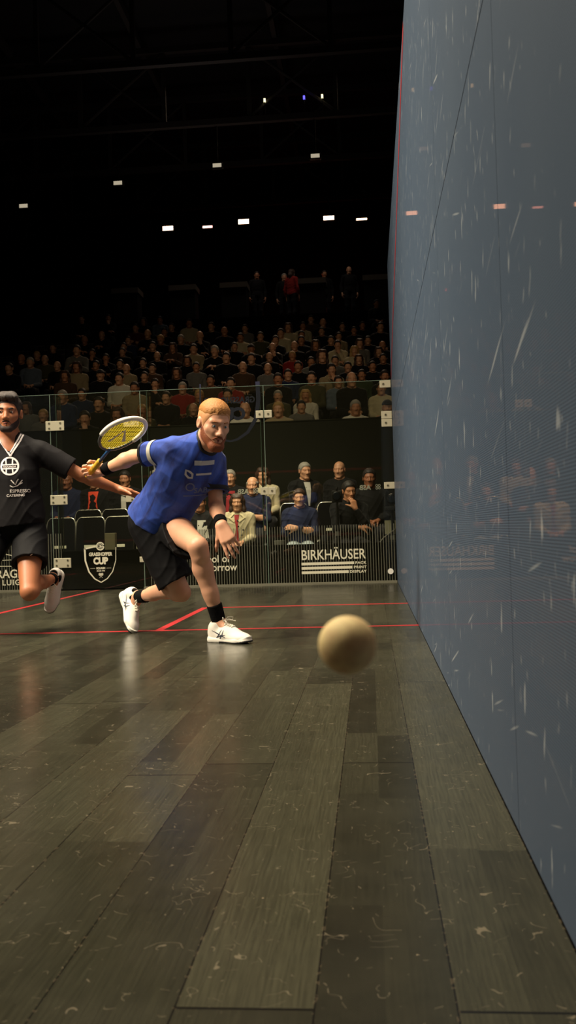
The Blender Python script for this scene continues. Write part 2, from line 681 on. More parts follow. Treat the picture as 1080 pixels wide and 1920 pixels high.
    def mesh(s, name, smooth=2):
        F = s.F
        F = np.pad(F, 1, constant_values=0.3)
        lo = s.lo - s.h
        I = F < 0
        c = np.zeros(tuple(np.array(F.shape) - 1), dtype=np.int8)
        cor = [(i, j, k) for i in (0, 1) for j in (0, 1) for k in (0, 1)]
        sh = c.shape
        for i, j, k in cor:
            c += I[i:i + sh[0], j:j + sh[1], k:k + sh[2]]
        idx = np.argwhere((c > 0) & (c < 8))
        val = np.stack([F[idx[:, 0] + i, idx[:, 1] + j, idx[:, 2] + k] for i, j, k in cor], axis=1).astype(np.float64)
        pos = np.zeros((len(idx), 3))
        cnt = np.zeros(len(idx))
        for a in range(8):
            for b in range(a + 1, 8):
                ca, cb = np.array(cor[a]), np.array(cor[b])
                if np.abs(ca - cb).sum() != 1:
                    continue
                v0, v1 = val[:, a], val[:, b]
                cr = (v0 < 0) != (v1 < 0)
                t = np.where(cr, v0 / np.where(cr, v0 - v1, 1), 0)
                pos += np.where(cr[:, None], ca + t[:, None] * (cb - ca), 0)
                cnt += cr
        V = (idx + pos / cnt[:, None]) * s.h + lo
        vid = np.full(sh, -1, dtype=np.int32)
        vid[idx[:, 0], idx[:, 1], idx[:, 2]] = np.arange(len(idx))
        quads = []
        for ax in range(3):
            o1, o2 = (ax + 1) % 3, (ax + 2) % 3
            A = [slice(None)] * 3
            B = [slice(None)] * 3
            A[ax], B[ax] = slice(0, -1), slice(1, None)
            e = np.argwhere(I[tuple(A)] != I[tuple(B)])
            e = e[(e[:, o1] > 0) & (e[:, o2] > 0) & (e[:, o1] < sh[o1]) & (e[:, o2] < sh[o2])]
            cs = []
            for da, db in ((-1, -1), (0, -1), (0, 0), (-1, 0)):
                q = e.copy()
                q[:, o1] += da
                q[:, o2] += db
                cs.append(vid[q[:, 0], q[:, 1], q[:, 2]])
            Q = np.stack(cs, axis=1)
            ins = I[e[:, 0], e[:, 1], e[:, 2]]
            Q[~ins] = Q[~ins][:, ::-1]
            quads.append(Q)
        Q = np.concatenate(quads)
        Q = Q[(Q >= 0).all(axis=1)]
        for _ in range(smooth):
            acc = np.zeros_like(V)
            n = np.zeros(len(V))
            for a, b in ((0, 1), (1, 2), (2, 3), (3, 0)):
                np.add.at(acc, Q[:, a], V[Q[:, b]])
                np.add.at(acc, Q[:, b], V[Q[:, a]])
                np.add.at(n, Q[:, a], 1)
                np.add.at(n, Q[:, b], 1)
            V = V * 0.5 + 0.5 * acc / np.maximum(n, 1)[:, None]
        me = bpy.data.meshes.new(name)
        me.vertices.add(len(V))
        me.vertices.foreach_set('co', V.astype(np.float32).ravel())
        me.loops.add(len(Q) * 4)
        me.loops.foreach_set('vertex_index', Q.astype(np.int32).ravel())
        me.polygons.add(len(Q))
        me.polygons.foreach_set('loop_start', np.arange(0, len(Q) * 4, 4, dtype=np.int32))
        me.polygons.foreach_set('use_smooth', np.ones(len(Q), dtype=bool))
        me.update(calc_edges=True)
        me.validate()
        return me

    def build(s, name, mat, parent=None, smooth=2):
        return link(name, s.mesh(name, smooth), mat, parent)


def un(v):
    v = np.array(v, float)
    return v / np.linalg.norm(v)


def frame(f, u):
    """rows: right-hand side axis (the figure's left), forward, up"""
    f = un(f)
    u = np.array(u, float)
    u = un(u - f * (u @ f))
    return np.array([np.cross(f, u) * -1.0, f, u])


# ------------------------------------------------------------------ anatomy
def hp(H, x, y, z):
    """a point of the head's own frame: x to its left, y forward, z up (metres)"""
    return H['c'] + H['s'] * (x * H['M'][0] + y * H['M'][1] + z * H['M'][2])


def head_shape(F, H, detail=True):
    M, s = H['M'], H['s']
    P = lambda x, y, z: hp(H, x, y, z)
    F.ell(P(0, -0.012, 0.030), np.array((0.076, 0.098, 0.088)) * s, M, 0.01)
    F.ell(P(0, 0.026, -0.035), np.array((0.060, 0.068, 0.078)) * s, M, 0.03)
    F.rc(P(0.047, 0.0, -0.055), P(0.018, 0.068, -0.098), 0.021 * s, 0.017 * s, 0.02)
    F.rc(P(-0.047, 0.0, -0.055), P(-0.018, 0.068, -0.098), 0.021 * s, 0.017 * s, 0.02)
    F.rc(P(0.012, 0.074, -0.098), P(-0.012, 0.074, -0.098), 0.018 * s, 0.018 * s, 0.015)
    for q in (1, -1):
        F.rc(P(q * 0.048, 0.052, -0.018), P(q * 0.03, 0.07, -0.026), 0.018 * s, 0.014 * s, 0.018)
    F.rc(P(0.044, 0.070, 0.026), P(0, 0.084, 0.026), 0.011 * s, 0.010 * s, 0.012)
    F.rc(P(-0.044, 0.070, 0.026), P(0, 0.084, 0.026), 0.011 * s, 0.010 * s, 0.012)
    if detail:
        for q in (1, -1):
            F.ell(P(q * 0.031, 0.092, 0.006), np.array((0.018, 0.016, 0.011)) * s, M, 0.010, 'sub')
            F.ell(P(q * 0.031, 0.072, 0.005), np.array((0.0145, 0.0125, 0.0125)) * s, M, 0.003)
            F.rc(P(q * 0.044, 0.079, 0.009), P(q * 0.019, 0.084, 0.013), 0.0045 * s, 0.0045 * s, 0.005)
    F.rc(P(0, 0.084, 0.014), P(0, 0.108, -0.030), 0.0085 * s, 0.0125 * s, 0.010)
    for q in (1, -1):
        F.ell(P(q * 0.0125, 0.098, -0.035), np.array((0.0095, 0.012, 0.009)) * s, M, 0.006)
    F.rc(P(0.016, 0.082, -0.060), P(-0.016, 0.082, -0.060), 0.0085 * s, 0.0085 * s, 0.008)
    F.rc(P(0.013, 0.081, -0.073), P(-0.013, 0.081, -0.073), 0.0085 * s, 0.0085 * s, 0.008)
    for q in (1, -1):
        F.ell(P(q * 0.079, -0.012, -0.004), np.array((0.010, 0.021, 0.031)) * s, M, 0.010)
        if detail:
            F.ell(P(q * 0.087, -0.006, -0.002), np.array((0.006, 0.010, 0.018)) * s, M, 0.004, 'sub')


def hand_shape(F, w, d, n, thumb, curl, s=1.0, spread=0.06, tcurl=0.35, k=0.008):
    """w wrist, d towards the fingers, n out of the palm, thumb: +1/-1 side; curl: bend per joint for index..little"""
    w, d = np.array(w, float), un(d)
    n = un(np.array(n, float) - d * (np.array(n, float) @ d))
    t = np.cross(n, d) * thumb
    P = lambda a, b, c: w + s * (a * d + b * t + c * n)
    for b0, b1 in ((0.020, 0.031), (0.008, 0.011), (-0.008, -0.010), (-0.018, -0.029)):
        F.rc(P(0.0, b0 * 0.8, 0), P(0.092 - abs(b1) * 0.18, b1, -0.002), 0.0175 * s, 0.0125 * s, 0.014)
    F.rc(P(0.025, 0.022, 0.008), P(0.055, 0.030, 0.008), 0.017 * s, 0.014 * s, 0.012)
    F.rc(P(0.03, -0.022, 0.008), P(0.06, -0.024, 0.006), 0.014 * s, 0.011 * s, 0.012)
    tips = []
    lens = ((0.043, 0.026, 0.021), (0.047, 0.030, 0.022), (0.044, 0.028, 0.021), (0.034, 0.021, 0.019))
    base = ((0.089, 0.031), (0.094, 0.010), (0.090, -0.011), (0.082, -0.030))
    for i in range(4):
        cu = curl[i] if isinstance(curl, (list, tuple)) else curl
        p = P(base[i][0] - 0.006, base[i][1], 0)
        dr = un(d + t * (spread * (1.5 - i)))
        ax = np.cross(dr, n)
        rad = [0.0100, 0.0088, 0.0080, 0.0066] if i < 3 else [0.0088, 0.0076, 0.0069, 0.0058]
        ang = 0.0
        for j in range(3):
            ang += cu * (0.8 if j == 0 else 1.05)
            dd = dr * math.cos(ang) + n * math.sin(ang)
            q = p + s * lens[i][j] * dd
            F.rc(p, q, rad[j] * s, rad[j + 1] * s, 0.004 if j else k)
            p = q
        tips.append(p)
    p = P(0.022, 0.026, 0.006)
    ang = 0.0
    for j, (L, r0, r1) in enumerate(((0.044, 0.0145, 0.0115), (0.034, 0.0110, 0.0095), (0.027, 0.0095, 0.0072))):
        ang += tcurl * (0.5 if j == 0 else 1.0)
        dd = un(d * 0.75 * math.cos(ang * 0.4) + t * 0.62 * math.cos(ang) + n * (0.25 + math.sin(ang)))
        q = p + s * L * dd
        F.rc(p, q, r0 * s, r1 * s, 0.007)
        p = q
    return tips


def foot_shape(F, ankle, heel, toe, s=1.0):
    heel, toe, ankle = (np.array(v, float) for v in (heel, toe, ankle))
    F.rc(ankle, heel * 0.7 + ankle * 0.3, 0.034 * s, 0.030 * s, 0.02)
    F.rc(ankle, heel * 0.3 + toe * 0.7, 0.032 * s, 0.026 * s, 0.02)
    F.rc(heel, toe, 0.028 * s, 0.022 * s, 0.02)


def torso_frames(J):
    u = un(J['neck'] - J['pel'])
    sh = J['shL'] - J['shR']
    f = un(np.cross(sh, u))
    sx = un(np.cross(u, f))
    hx = un(J['hipL'] - J['hipR'])
    hf = un(np.cross(hx, u))
    return np.array([sx, f, u]), np.array([un(np.cross(u, hf)), hf, u])


def torso_shape(F, J, e=0.0, w=1.0, k=0.05, cuts=()):
    A, Bm = torso_frames(J)
    u, f = A[2], A[1]
    L = np.linalg.norm(J['neck'] - J['pel'])
    F.ell(J['neck'] - u * L * 0.36 + f * 0.008, (0.158 * w + e, 0.112 * w + e, 0.20 + e), A, k, 'add', cuts)
    mid = J['pel'] + (J['neck'] - J['pel']) * 0.34
    F.ell(mid, (0.142 * w + e, 0.100 * w + e, 0.19 + e), (A + Bm) * 0.5, k, 'add', cuts)
    F.ell(J['pel'] + u * 0.02, (0.160 * w + e, 0.112 * w + e, 0.125 + e), Bm, k, 'add', cuts)
    c = J['neck'] - u * 0.055
    for s_ in ('shL', 'shR'):
        F.rc(c, J[s_] * 0.85 + c * 0.15, 0.058 + e, 0.052 + e, 0.05, 'add', cuts)
        F.rc(J['neck'] + u * 0.035, J[s_] * 0.6 + c * 0.4 + u * 0.035, 0.042 + e, 0.034 + e, 0.04, 'add', cuts)


def arm_shape(F, sh, el, wr, e=0.0, s=1.0):
    F.rc(sh, sh * 0.75 + el * 0.25, 0.056 * s + e, 0.052 * s + e, 0.04)
    F.rc(sh * 0.9 + el * 0.1, el, 0.050 * s + e, 0.038 * s + e, 0.02)
    b = el * 0.72 + wr * 0.28
    F.rc(el, b, 0.038 * s + e, 0.042 * s + e, 0.02)
    F.rc(b, wr, 0.042 * s + e, 0.0265 * s + e, 0.02)


def leg_shape(F, hip, kn, an, e=0.0, s=1.0, back=None):
    F.rc(hip, hip * 0.6 + kn * 0.4, 0.088 * s + e, 0.078 * s + e, 0.04)
    F.rc(hip * 0.6 + kn * 0.4, kn, 0.078 * s + e, 0.052 * s + e, 0.02)
    d = un(an - kn)
    if back is None:
        th = un(hip - kn)
        back = th - d * (th @ d)
        back = un(back) if np.linalg.norm(back) > 0.15 else np.array([0, 1.0, 0])
    F.rc(kn - back * 0.012, kn - back * 0.012 + d * 0.05, 0.050 * s + e, 0.046 * s + e, 0.02)
    cf = kn + d * 0.13 + back * 0.022
    F.rc(kn + d * 0.03 + back * 0.008, cf, 0.046 * s + e, 0.054 * s + e, 0.02)
    F.rc(cf, kn * 0.35 + an * 0.65 + back * 0.008, 0.054 * s + e, 0.040 * s + e, 0.02)
    F.rc(kn * 0.4 + an * 0.6 + back * 0.006, an, 0.041 * s + e, 0.031 * s + e, 0.02)


def body_shape(F, J, H, legs=True, s=1.0):
    torso_shape(F, J)
    A, _ = torso_frames(J)
    F.rc(J['neck'] - A[2] * 0.03, hp(H, 0, -0.022, -0.055), 0.060, 0.054, 0.03)
    F.rc(J['neck'] - A[2] * 0.06, J['neck'] + A[2] * 0.02, 0.085, 0.058, 0.05)
    arm_shape(F, J['shL'], J['elL'], J['wrL'], 0, s)
    arm_shape(F, J['shR'], J['elR'], J['wrR'], 0, s)
    if legs:
        leg_shape(F, J['hipL'], J['knL'], J['anL'])
        leg_shape(F, J['hipR'], J['knR'], J['anR'])


def sleeve(F, sh, el, frac, e, flare=0.012, k=0.03):
    """a sleeve that ends flat across the arm"""
    end = sh + (el - sh) * frac
    d = un(el - sh)
    F.rc(sh, end + d * 0.06, 0.058 + e, 0.046 + e + flare, k, 'add', [(end, d)])


def hollow(F, sh, el, frac, r):
    d = un(el - sh)
    end = sh + (el - sh) * frac
    F.rc(end - d * 0.02, end + d * 0.08, r, r, 0.0, 'sub')


def to_local(me, M4):
    """express a mesh built in world space in a frame's own coordinates"""
    me.transform(M4.inverted())
    me.update()


# ------------------------------------------------------------------ shoes (heel at the origin, toe along x, sole at z = 0)
def shoe_meshes():
    F = Field((-0.04, -0.07, -0.01), (0.33, 0.07, 0.17), 0.0028)
    F.ell((0.045, 0, 0.050), (0.046, 0.036, 0.056), None, 0.0)
    F.ell((0.130, 0, 0.040), (0.100, 0.041, 0.056), None, 0.02)
    F.ell((0.215, -0.002, 0.026), (0.080, 0.046, 0.036), None, 0.02)
    F.rc((0.05, 0, 0.085), (0.068, 0, 0.100), 0.036, 0.036, 0.02)
    F.rc((0.085, 0, 0.092), (0.120, 0, 0.088), 0.022, 0.018, 0.01)
    F.rc((0.058, 0, 0.085), (0.062, 0, 0.17), 0.027, 0.033, 0.006, 'sub')
    F.cut((0, 0, 0.020), (0, 0, -1))
    up = F.mesh('shoe_upper')
    G = Field((-0.04, -0.08, -0.01), (0.34, 0.08, 0.06), 0.0026)

    def sole(X, Y, Z):
        d = np.full(np.broadcast(X, Y, Z).shape, 1.0, np.float32)
        for (a, b, ra, rb) in (((0.042, 0), (0.13, 0.002), 0.041, 0.036), ((0.13, 0.002), (0.215, -0.002), 0.036, 0.048), ((0.215, -0.002), (0.262, -0.006), 0.048, 0.036)):
            abx, aby = b[0] - a[0], b[1] - a[1]
            t = np.clip(((X - a[0]) * abx + (Y - a[1]) * aby) / (abx * abx + aby * aby), 0, 1)
            d = np.minimum(d, np.sqrt((X - a[0] - t * abx) ** 2 + (Y - a[1] - t * aby) ** 2) - (ra + (rb - ra) * t))
        top = 0.026 + 0.02 * np.clip((X - 0.23) / 0.07, 0, 1) ** 2 + 0.006 * np.clip((0.06 - X) / 0.06, 0, 1)
        bot = 0.012 * np.clip((X - 0.20) / 0.09, 0, 1) ** 2
        return np.maximum(np.maximum(d - 0.003 * np.sin(np.clip(Z / 0.026, 0, 1) * 3.14), Z - top), bot - Z)
    G.op(sole, (-0.03, -0.07, 0.0), (0.32, 0.07, 0.05))
    so = G.mesh('sole')
    T = Field((0.0, -0.08, -0.01), (0.34, 0.08, 0.06), 0.0026)

    def tread(X, Y, Z):
        bot = 0.012 * np.clip((X - 0.20) / 0.09, 0, 1) ** 2
        return np.maximum(np.maximum(sole(X, Y, Z) - 0.0015, Z - bot - 0.009), 0.10 - X)
    T.op(tread, (0.08, -0.07, -0.003), (0.32, 0.07, 0.05))
    tr = T.mesh('tread')
    bvh = bvh_of(up)

    def top(x, y, off=0.003):
        h = bvh.ray_cast(Vector((x, y, 0.3)), Vector((0, 0, -1)))[0]
        return (x, y, (h.z if h else 0.06) + off)
    lc = MB()
    rows = [0.112, 0.128, 0.144, 0.160, 0.176]
    for i, x in enumerate(rows):
        lc.tube([top(x, -0.018), top(x + 0.004, -0.006, 0.005), top(x + 0.004, 0.006, 0.005), top(x, 0.018)], 0.0032, 6)
        if i < 4:
            lc.tube([top(x, -0.018), top(x + 0.012, 0.0, 0.006), top(x + 0.016, 0.018)], 0.0028, 6)
            lc.tube([top(x, 0.018), top(x + 0.012, 0.0, 0.006), top(x + 0.016, -0.018)], 0.0028, 6)
    for q in (1, -1):
        a = Vector(top(0.110, 0, 0.006))
        lc.tube([a, a + Vector((0.012, q * 0.022, 0.022)), a + Vector((0.030, q * 0.045, 0.020)), a + Vector((0.030, q * 0.036, 0.004)), a + Vector((0.010, q * 0.014, 0.002)), a], 0.0028, 6)
        lc.tube([a, a + Vector((0.020, q * 0.018, 0.010)), a + Vector((0.052, q * 0.040, 0.000))], 0.0026, 6)
    lcm = lc.mesh('laces')
    # printed crossing stripes on the outer side
    fl = []
    for side in (1, -1):
        me = Flat()
        me.line([(0.085, 0.026), (0.105, 0.045), (0.120, 0.072)], [0.005, 0.006, 0.003])
        me.line([(0.112, 0.024), (0.128, 0.045), (0.135, 0.070)], [0.005, 0.006, 0.003])
        me.line([(0.055, 0.066), (0.095, 0.050), (0.150, 0.030)], [0.002, 0.006, 0.003])
        me.line([(0.085, 0.030), (0.125, 0.040), (0.150, 0.044)], [0.003, 0.005, 0.002])
        ux = (1, 0, 0) if side < 0 else (-1, 0, 0)
        if side > 0:
            me.v = [(-p[0], p[1]) for p in me.v]
        ob = me.wrap('side_stripes', None, (0, 0, 0), ux, (0, 0, 1), bvh, None, 0.0012, 1)
        fl.append(ob.data)
        bpy.data.objects.remove(ob)
    return up, so, tr, lcm, fl


SHOE = shoe_meshes()


def put_shoe(heel, toe, upd, parent, label=None, striped=True, size=0.290):
    heel, toe = np.array(heel, float), np.array(toe, float)
    x = un(toe - heel)
    z = np.array(upd, float)
    z = un(z - x * (z @ x))
    y = np.cross(z, x)
    M4 = Matrix.Identity(4)
    sc = size / 0.298
    for i in range(3):
        M4[i][0], M4[i][1], M4[i][2], M4[i][3] = x[i] * sc, y[i] * sc, z[i] * sc, heel[i]
    sh = link('shoe', SHOE[0], plain('white_shoe_mesh', (236, 231, 218), 0.6, vary=0.05, bump=0.1), parent)
    sh.matrix_basis = M4
    if label:
        sh['label'] = label
    link('sole', SHOE[1], plain('white_rubber', (232, 228, 214), 0.5, vary=0.04), sh)
    link('tread', SHOE[2], plain('black_rubber', (22, 22, 22), 0.7), sh)
    link('laces', SHOE[3], plain('lace', (240, 234, 215), 0.8, vary=0.04), sh)
    if striped:
        for me in SHOE[4]:
            link('side_stripes', me, plain('navy_print', (28, 38, 56), 0.5), sh)
    return sh


# ------------------------------------------------------------------ the setting
M_FLOOR = floor_material()
M_SIDE = side_glass_material()
M_GLASS = clear_glass_material('back_wall_glass', 0.0055)
M_FRONT = clear_glass_material('front_wall_glass', 0.004)
M_EDGE = plain('glass_edge', (120, 140, 125), 0.25, vary=0.05)
M_SEAM = plain('black_seam', (10, 10, 12), 0.5)
M_RED = plain('red_line_paint', (176, 38, 42), 0.45, vary=0.08)
M_DARK = plain('black_drape', (12, 12, 12), 0.9)
M_HALL = plain('hall_floor_concrete', (28, 27, 25), 0.8)
M_STEEL = plain('roof_steel', (58, 52, 48), 0.7)
M_ROOF = plain('roof_sheeting', (40, 38, 38), 0.9)
M_STAND = plain('stand_boards', (18, 17, 16), 0.85, spec=0.1)
M_OLIVE = plain('stand_fascia', (22, 23, 14), 0.85, spec=0.15)
M_METAL = plain('brushed_steel', (206, 200, 172), 0.38, 0.35, vary=0.05)
M_BLACK = plain('black_plastic', (12, 12, 12), 0.5, spec=0.25)
M_PRINT = plain('cream_print', (214, 210, 184), 0.6, vary=0.04)
M_WHITE = plain('white_print', (226, 224, 214), 0.6, vary=0.04)

struct('floor', MB().box(-3.2, 3.2, 0.0, 9.75, -0.06, 0.0), M_FLOOR)
struct('floor_hall', MB().box(-14, 12, -3, 34, -0.30, -0.22), M_HALL)
# painted lines
struct('floor_line_short', MB().box(-3.2, 3.2, 5.44, 5.49, 0.0, 0.0012), M_RED)
struct('floor_line_half_court', MB().box(-0.025, 0.025, 5.49, 9.70, 0.0, 0.0012), M_RED)
for nm, x0, x1 in (('right', 1.60, 3.2), ('left', -3.2, -1.60)):
    b = MB().box(x0, x1, 7.04, 7.09, 0.0, 0.0012)
    xi = x0 if nm == 'right' else x1 - 0.05
    b.box(xi, xi + 0.05, 5.49, 7.04, 0.0, 0.0012)
    struct('floor_line_service_box_' + nm, b, M_RED)

# right side wall: printed glass panels 1.49 m wide in two tiers, with dark joints
wr = MB()
TOP = 3.36
joints = [1.66 + 1.495 * i for i in range(6)]
ys = [-0.3] + joints + [9.80]
for i in range(len(ys) - 1):
    g = 0.0016
    tp = 4.7 if ys[i + 1] < 4.7 else TOP
    wr.box(3.2, 3.214, ys[i] + g, ys[i + 1] - g, 0.004, 1.674)
    wr.box(3.2, 3.214, ys[i] + g, ys[i + 1] - g, 1.680, tp)
struct('wall_right', wr, M_SIDE)
sb = MB().box(3.2015, 3.213, -0.3, 9.80, 1.672, 1.682).box(3.2015, 3.213, -0.3, 9.8, -0.01, 0.005)
for y in joints:
    sb.box(3.2015, 3.213, y - 0.003, y + 0.003, 0.0, TOP - 0.01)
struct('trim_right', sb, M_SEAM)
struct('wall_right_backing', MB().box(3.26, 3.30, -0.3, 9.80, -0.2, TOP), M_DARK)
# red out line, sloping from the front wall down to the back wall
ol = MB()
ol.poly([(3.1985, 4.95, 3.30), (3.1985, 9.75, 2.13), (3.1985, 9.75, 2.19), (3.1985, 4.95, 3.355)])
struct('wall_right_out_line', ol, M_RED)

# back wall: four glass panes and the door pane in the middle
BH = 2.13
panes = [(-3.2, -0.503), (-0.497, 0.497), (0.503, 1.837), (1.843, 3.195)]
bw = MB()
for i, (a, b) in enumerate(panes):
    if i != 1:
        bw.box(a, b, 9.750, 9.762, 0.004, BH)
struct('wall_back', bw, M_GLASS)
struct('door_1', MB().box(panes[1][0], panes[1][1], 9.750, 9.762, 0.012, BH), M_GLASS)
eb = MB()
for x in (-0.5, 0.5, 1.84):
    eb.box(x - 0.003, x + 0.003, 9.7505, 9.7615, 0.01, BH)
eb.box(-3.2, 3.195, 9.7505, 9.7615, BH, BH + 0.004)
struct('trim_back', eb, M_EDGE)
fins = MB()
for x in (-0.44, 0.57, 1.80):
    fins.box(x - 0.006, x + 0.006, 9.775, 9.95, 0.0, BH)
struct('wall_back_fins', fins, M_GLASS)
fe = MB()
for x in (-0.44, 0.57, 1.80):
    fe.box(x - 0.004, x + 0.004, 9.768, 9.7745, 0.0, BH)
struct('trim_fins', fe, plain('fin_edge', (74, 92, 80), 0.2, vary=0.05))
struct('baseboard_back', MB().box(-3.2, -0.5, 9.70, 9.75, 0, 0.022).box(0.5, 3.195, 9.70, 9.75, 0, 0.022), plain('sill_strip', (112, 110, 92), 0.5))

# left side wall and front wall stand outside the picture; they are glass too (their red lines mirror in the back wall)
struct('wall_left', MB().box(-3.214, -3.2, 0, 9.8, 0.0, 3.36), M_SIDE)
fw = MB()
fw.box(-3.2, 2.74, -0.014, 0, 0, 4.6).box(3.13, 3.2, -0.014, 0, 0, 4.6).box(2.74, 3.13, -0.014, 0, 0, 0.42).box(2.74, 3.13, -0.014, 0, 0.78, 4.6)
struct('wall_front', fw, M_FRONT)
fl = MB()
fl.box(-3.2, 2.74, 0.001, 0.004, 0.43, 0.48).box(-3.2, 3.2, 0.001, 0.004, 1.78, 1.83).box(-3.2, 3.2, 0.001, 0.004, 4.55, 4.6)
struct('wall_front_lines', fl, M_RED)

# the hall
struct('wall_hall_back', MB().box(-14, 12, 33.6, 33.8, -0.3, 14), M_DARK)
struct('wall_hall_left', MB().box(-14.2, -14, -3, 33.8, -0.3, 14), M_DARK)
struct('wall_hall_right', MB().box(12, 12.2, -3, 33.8, -0.3, 14), M_DARK)
struct('ceiling', MB().box(-14, 12, -3, 33.8, 13.6, 13.8), M_ROOF)
for i, y in enumerate((16.8, 20.2, 23.4, 26.2, 29.5)):
    tb = MB()
    tb.box(-13.9, 11.9, y - 0.07, y + 0.07, 10.95, 11.10).box(-13.9, 11.9, y - 0.07, y + 0.07, 12.9, 13.05)
    k = 0
    x = -13.0
    while x < 11.5:
        tb.box(x - 0.05, x + 0.05, y - 0.05, y + 0.05, 11.1, 12.9)
        if k % 2 == 0:
            tb.tube([(x, y, 11.1), (x + 2.2, y, 12.9)], 0.04, 6).tube([(x + 2.2, y, 11.1), (x, y, 12.9)], 0.04, 6)
        k += 1
        x += 2.2
    struct('ceiling_beam_%d' % (i + 1), tb, M_STEEL)
pb = MB()
for x in (-9.5, -6.0, -2.6, 0.9, 4.4, 7.9):
    pb.box(x - 0.06, x + 0.06, -2.9, 33.5, 13.05, 13.25)
struct('ceiling_purlins', pb, M_STEEL)

# raked stand: rows 0.8 m apart, each 0.287 m higher, with a bench board along every row
ROW_Y = lambda k: 14.2 + 0.8 * k
ROW_Z = lambda k: 1.23 + 0.287 * k
st = MB()
for k in range(17):
    st.box(-9.5, 9.0, ROW_Y(k) - 0.45, ROW_Y(k) + 0.351, -0.22 if k == 0 else ROW_Z(k) - 0.6, ROW_Z(k))
struct('floor_stand_steps', st, M_STAND)
bb = MB()
for k in range(17):
    bb.box(-9.5, 9.0, ROW_Y(k) - 0.12, ROW_Y(k) + 0.30, ROW_Z(k) + 0.40, ROW_Z(k) + 0.43)
    bb.box(-9.5, 9.0, ROW_Y(k) + 0.20, ROW_Y(k) + 0.26, ROW_Z(k), ROW_Z(k) + 0.40)
struct('floor_stand_benches', bb, M_STAND)
struct('wall_stand_fascia', MB().box(-9.5, 9.0, 13.56, 13.61, -0.22, 2.17).box(-9.5, 9.0, 13.55, 13.62, 2.17, 2.185), M_OLIVE)
struct('floor_gallery', MB().box(-9.5, 9.0, 27.5, 33.5, 5.0, 6.95), M_STAND)
# two low platforms behind the glass for the seats
struct('floor_platform_front', MB().box(-9.5, 3.9, 10.40, 11.62, -0.22, -0.12), M_STAND)
struct('floor_platform_lower', MB().box(-9.5, 3.9, 11.62, 12.62, -0.22, 0.0), M_STAND)
struct('floor_platform_upper', MB().box(-9.5, 3.9, 12.62, 13.55, -0.22, 0.2), M_STAND)


# ------------------------------------------------------------------ lettering and marks on the glass
def on_glass(fl, name, label, mat, x, z, y=9.7485, cat='lettering', mirrored=False):
    o = fl.place(name, mat, (x, y, z), (-1, 0, 0) if mirrored else (1, 0, 0), (0, 0, 1))
    return tag(o, label, cat)


def stripes(name, x0, x1, label, z1):
    """the comb of fine upright print lines along the foot of a pane"""
    n = int((x1 - x0) / 0.0278)
    f = Flat()
    for i in range(n):
        x = x0 + (i + 0.5) * (x1 - x0) / n
        f.rect(x - 0.0027, x + 0.0027, 0.02, z1)
    return on_glass(f, name, label, plain('stripe_print', (100, 100, 84), 0.6), 0, 0, 9.7492, 'printed stripes')


stripes('stripe_print', 1.85, 3.19, 'fine upright print lines along foot of right-hand glass pane', 0.62)
stripes('stripe_print', 0.56, 1.83, 'fine upright print lines on pane behind the blue-shirted player', 0.62)
stripes('stripe_print', -3.18, -0.40, 'fine upright print lines on pane behind the black-shirted player', 0.62)

f = Flat()
f.text('BIRKHÄUSER', 0.0, 0.0, 0.148, bold=0.0016, align='LEFT', sx=0.80)
f.v = [(p[0] * 0.685 / max(q[0] for q in f.v), p[1]) for p in f.v]
f.rect(0.004, 0.56, -0.058, -0.030).rect(0.004, 0.54, -0.104, -0.076).rect(0.004, 0.50, -0.150, -0.122)
for i, (w_, x_) in enumerate((('PACK', 0.572), ('PRINT', 0.555), ('DISPLAY', 0.512))):
    v, q = text_arrays(w_, 0.036, bold=0.0012, align='LEFT', spacing=1.12)
    mx = max(p[0] for p in v)
    f.add([(p[0] * (0.690 - x_) / mx, p[1]) for p in v], q, x_, -0.056 - 0.046 * i)
on_glass(f, 'sponsor_lettering', 'cream printer sponsor lettering with three bars on right-hand pane', M_PRINT, 2.19, 0.262)
f = Flat().text('School of', 0, 0.0, 0.112, bold=0.001, align='LEFT', sx=0.93).text('Tomorrow', 0, -0.092, 0.112, bold=0.001, align='LEFT', sx=0.93)
on_glass(f, 'sponsor_lettering', 'cream two-line school sponsor lettering behind bare shin of blue-shirted player', M_PRINT, 1.03, 0.262)
f = Flat().text('GARAGE', 0, 0.0, 0.128, bold=0.0016, align='RIGHT', sx=0.95).text('LUIGI', -0.005, -0.080, 0.085, bold=0.001, align='RIGHT', spacing=1.15)
car = [(-0.52, 0.15), (-0.44, 0.17), (-0.36, 0.25), (-0.24, 0.265), (-0.13, 0.245), (-0.07, 0.20), (-0.01, 0.185), (0.0, 0.155), (-0.01, 0.135)]
f.line(car, 0.007).line([(-0.36, 0.24), (-0.30, 0.19), (-0.10, 0.195)], 0.006).line([(-0.24, 0.26), (-0.23, 0.195)], 0.006).line([(-0.36, 0.13), (-0.12, 0.125)], 0.006)
f.arc(-0.07, 0.14, 0.042, 0.042, 0, 360, 0.007).arc(-0.43, 0.14, 0.042, 0.042, 0, 360, 0.007)
on_glass(f, 'sponsor_lettering', 'cream garage sponsor lettering under a car outline, at left edge', M_PRINT, -0.845, 0.155)
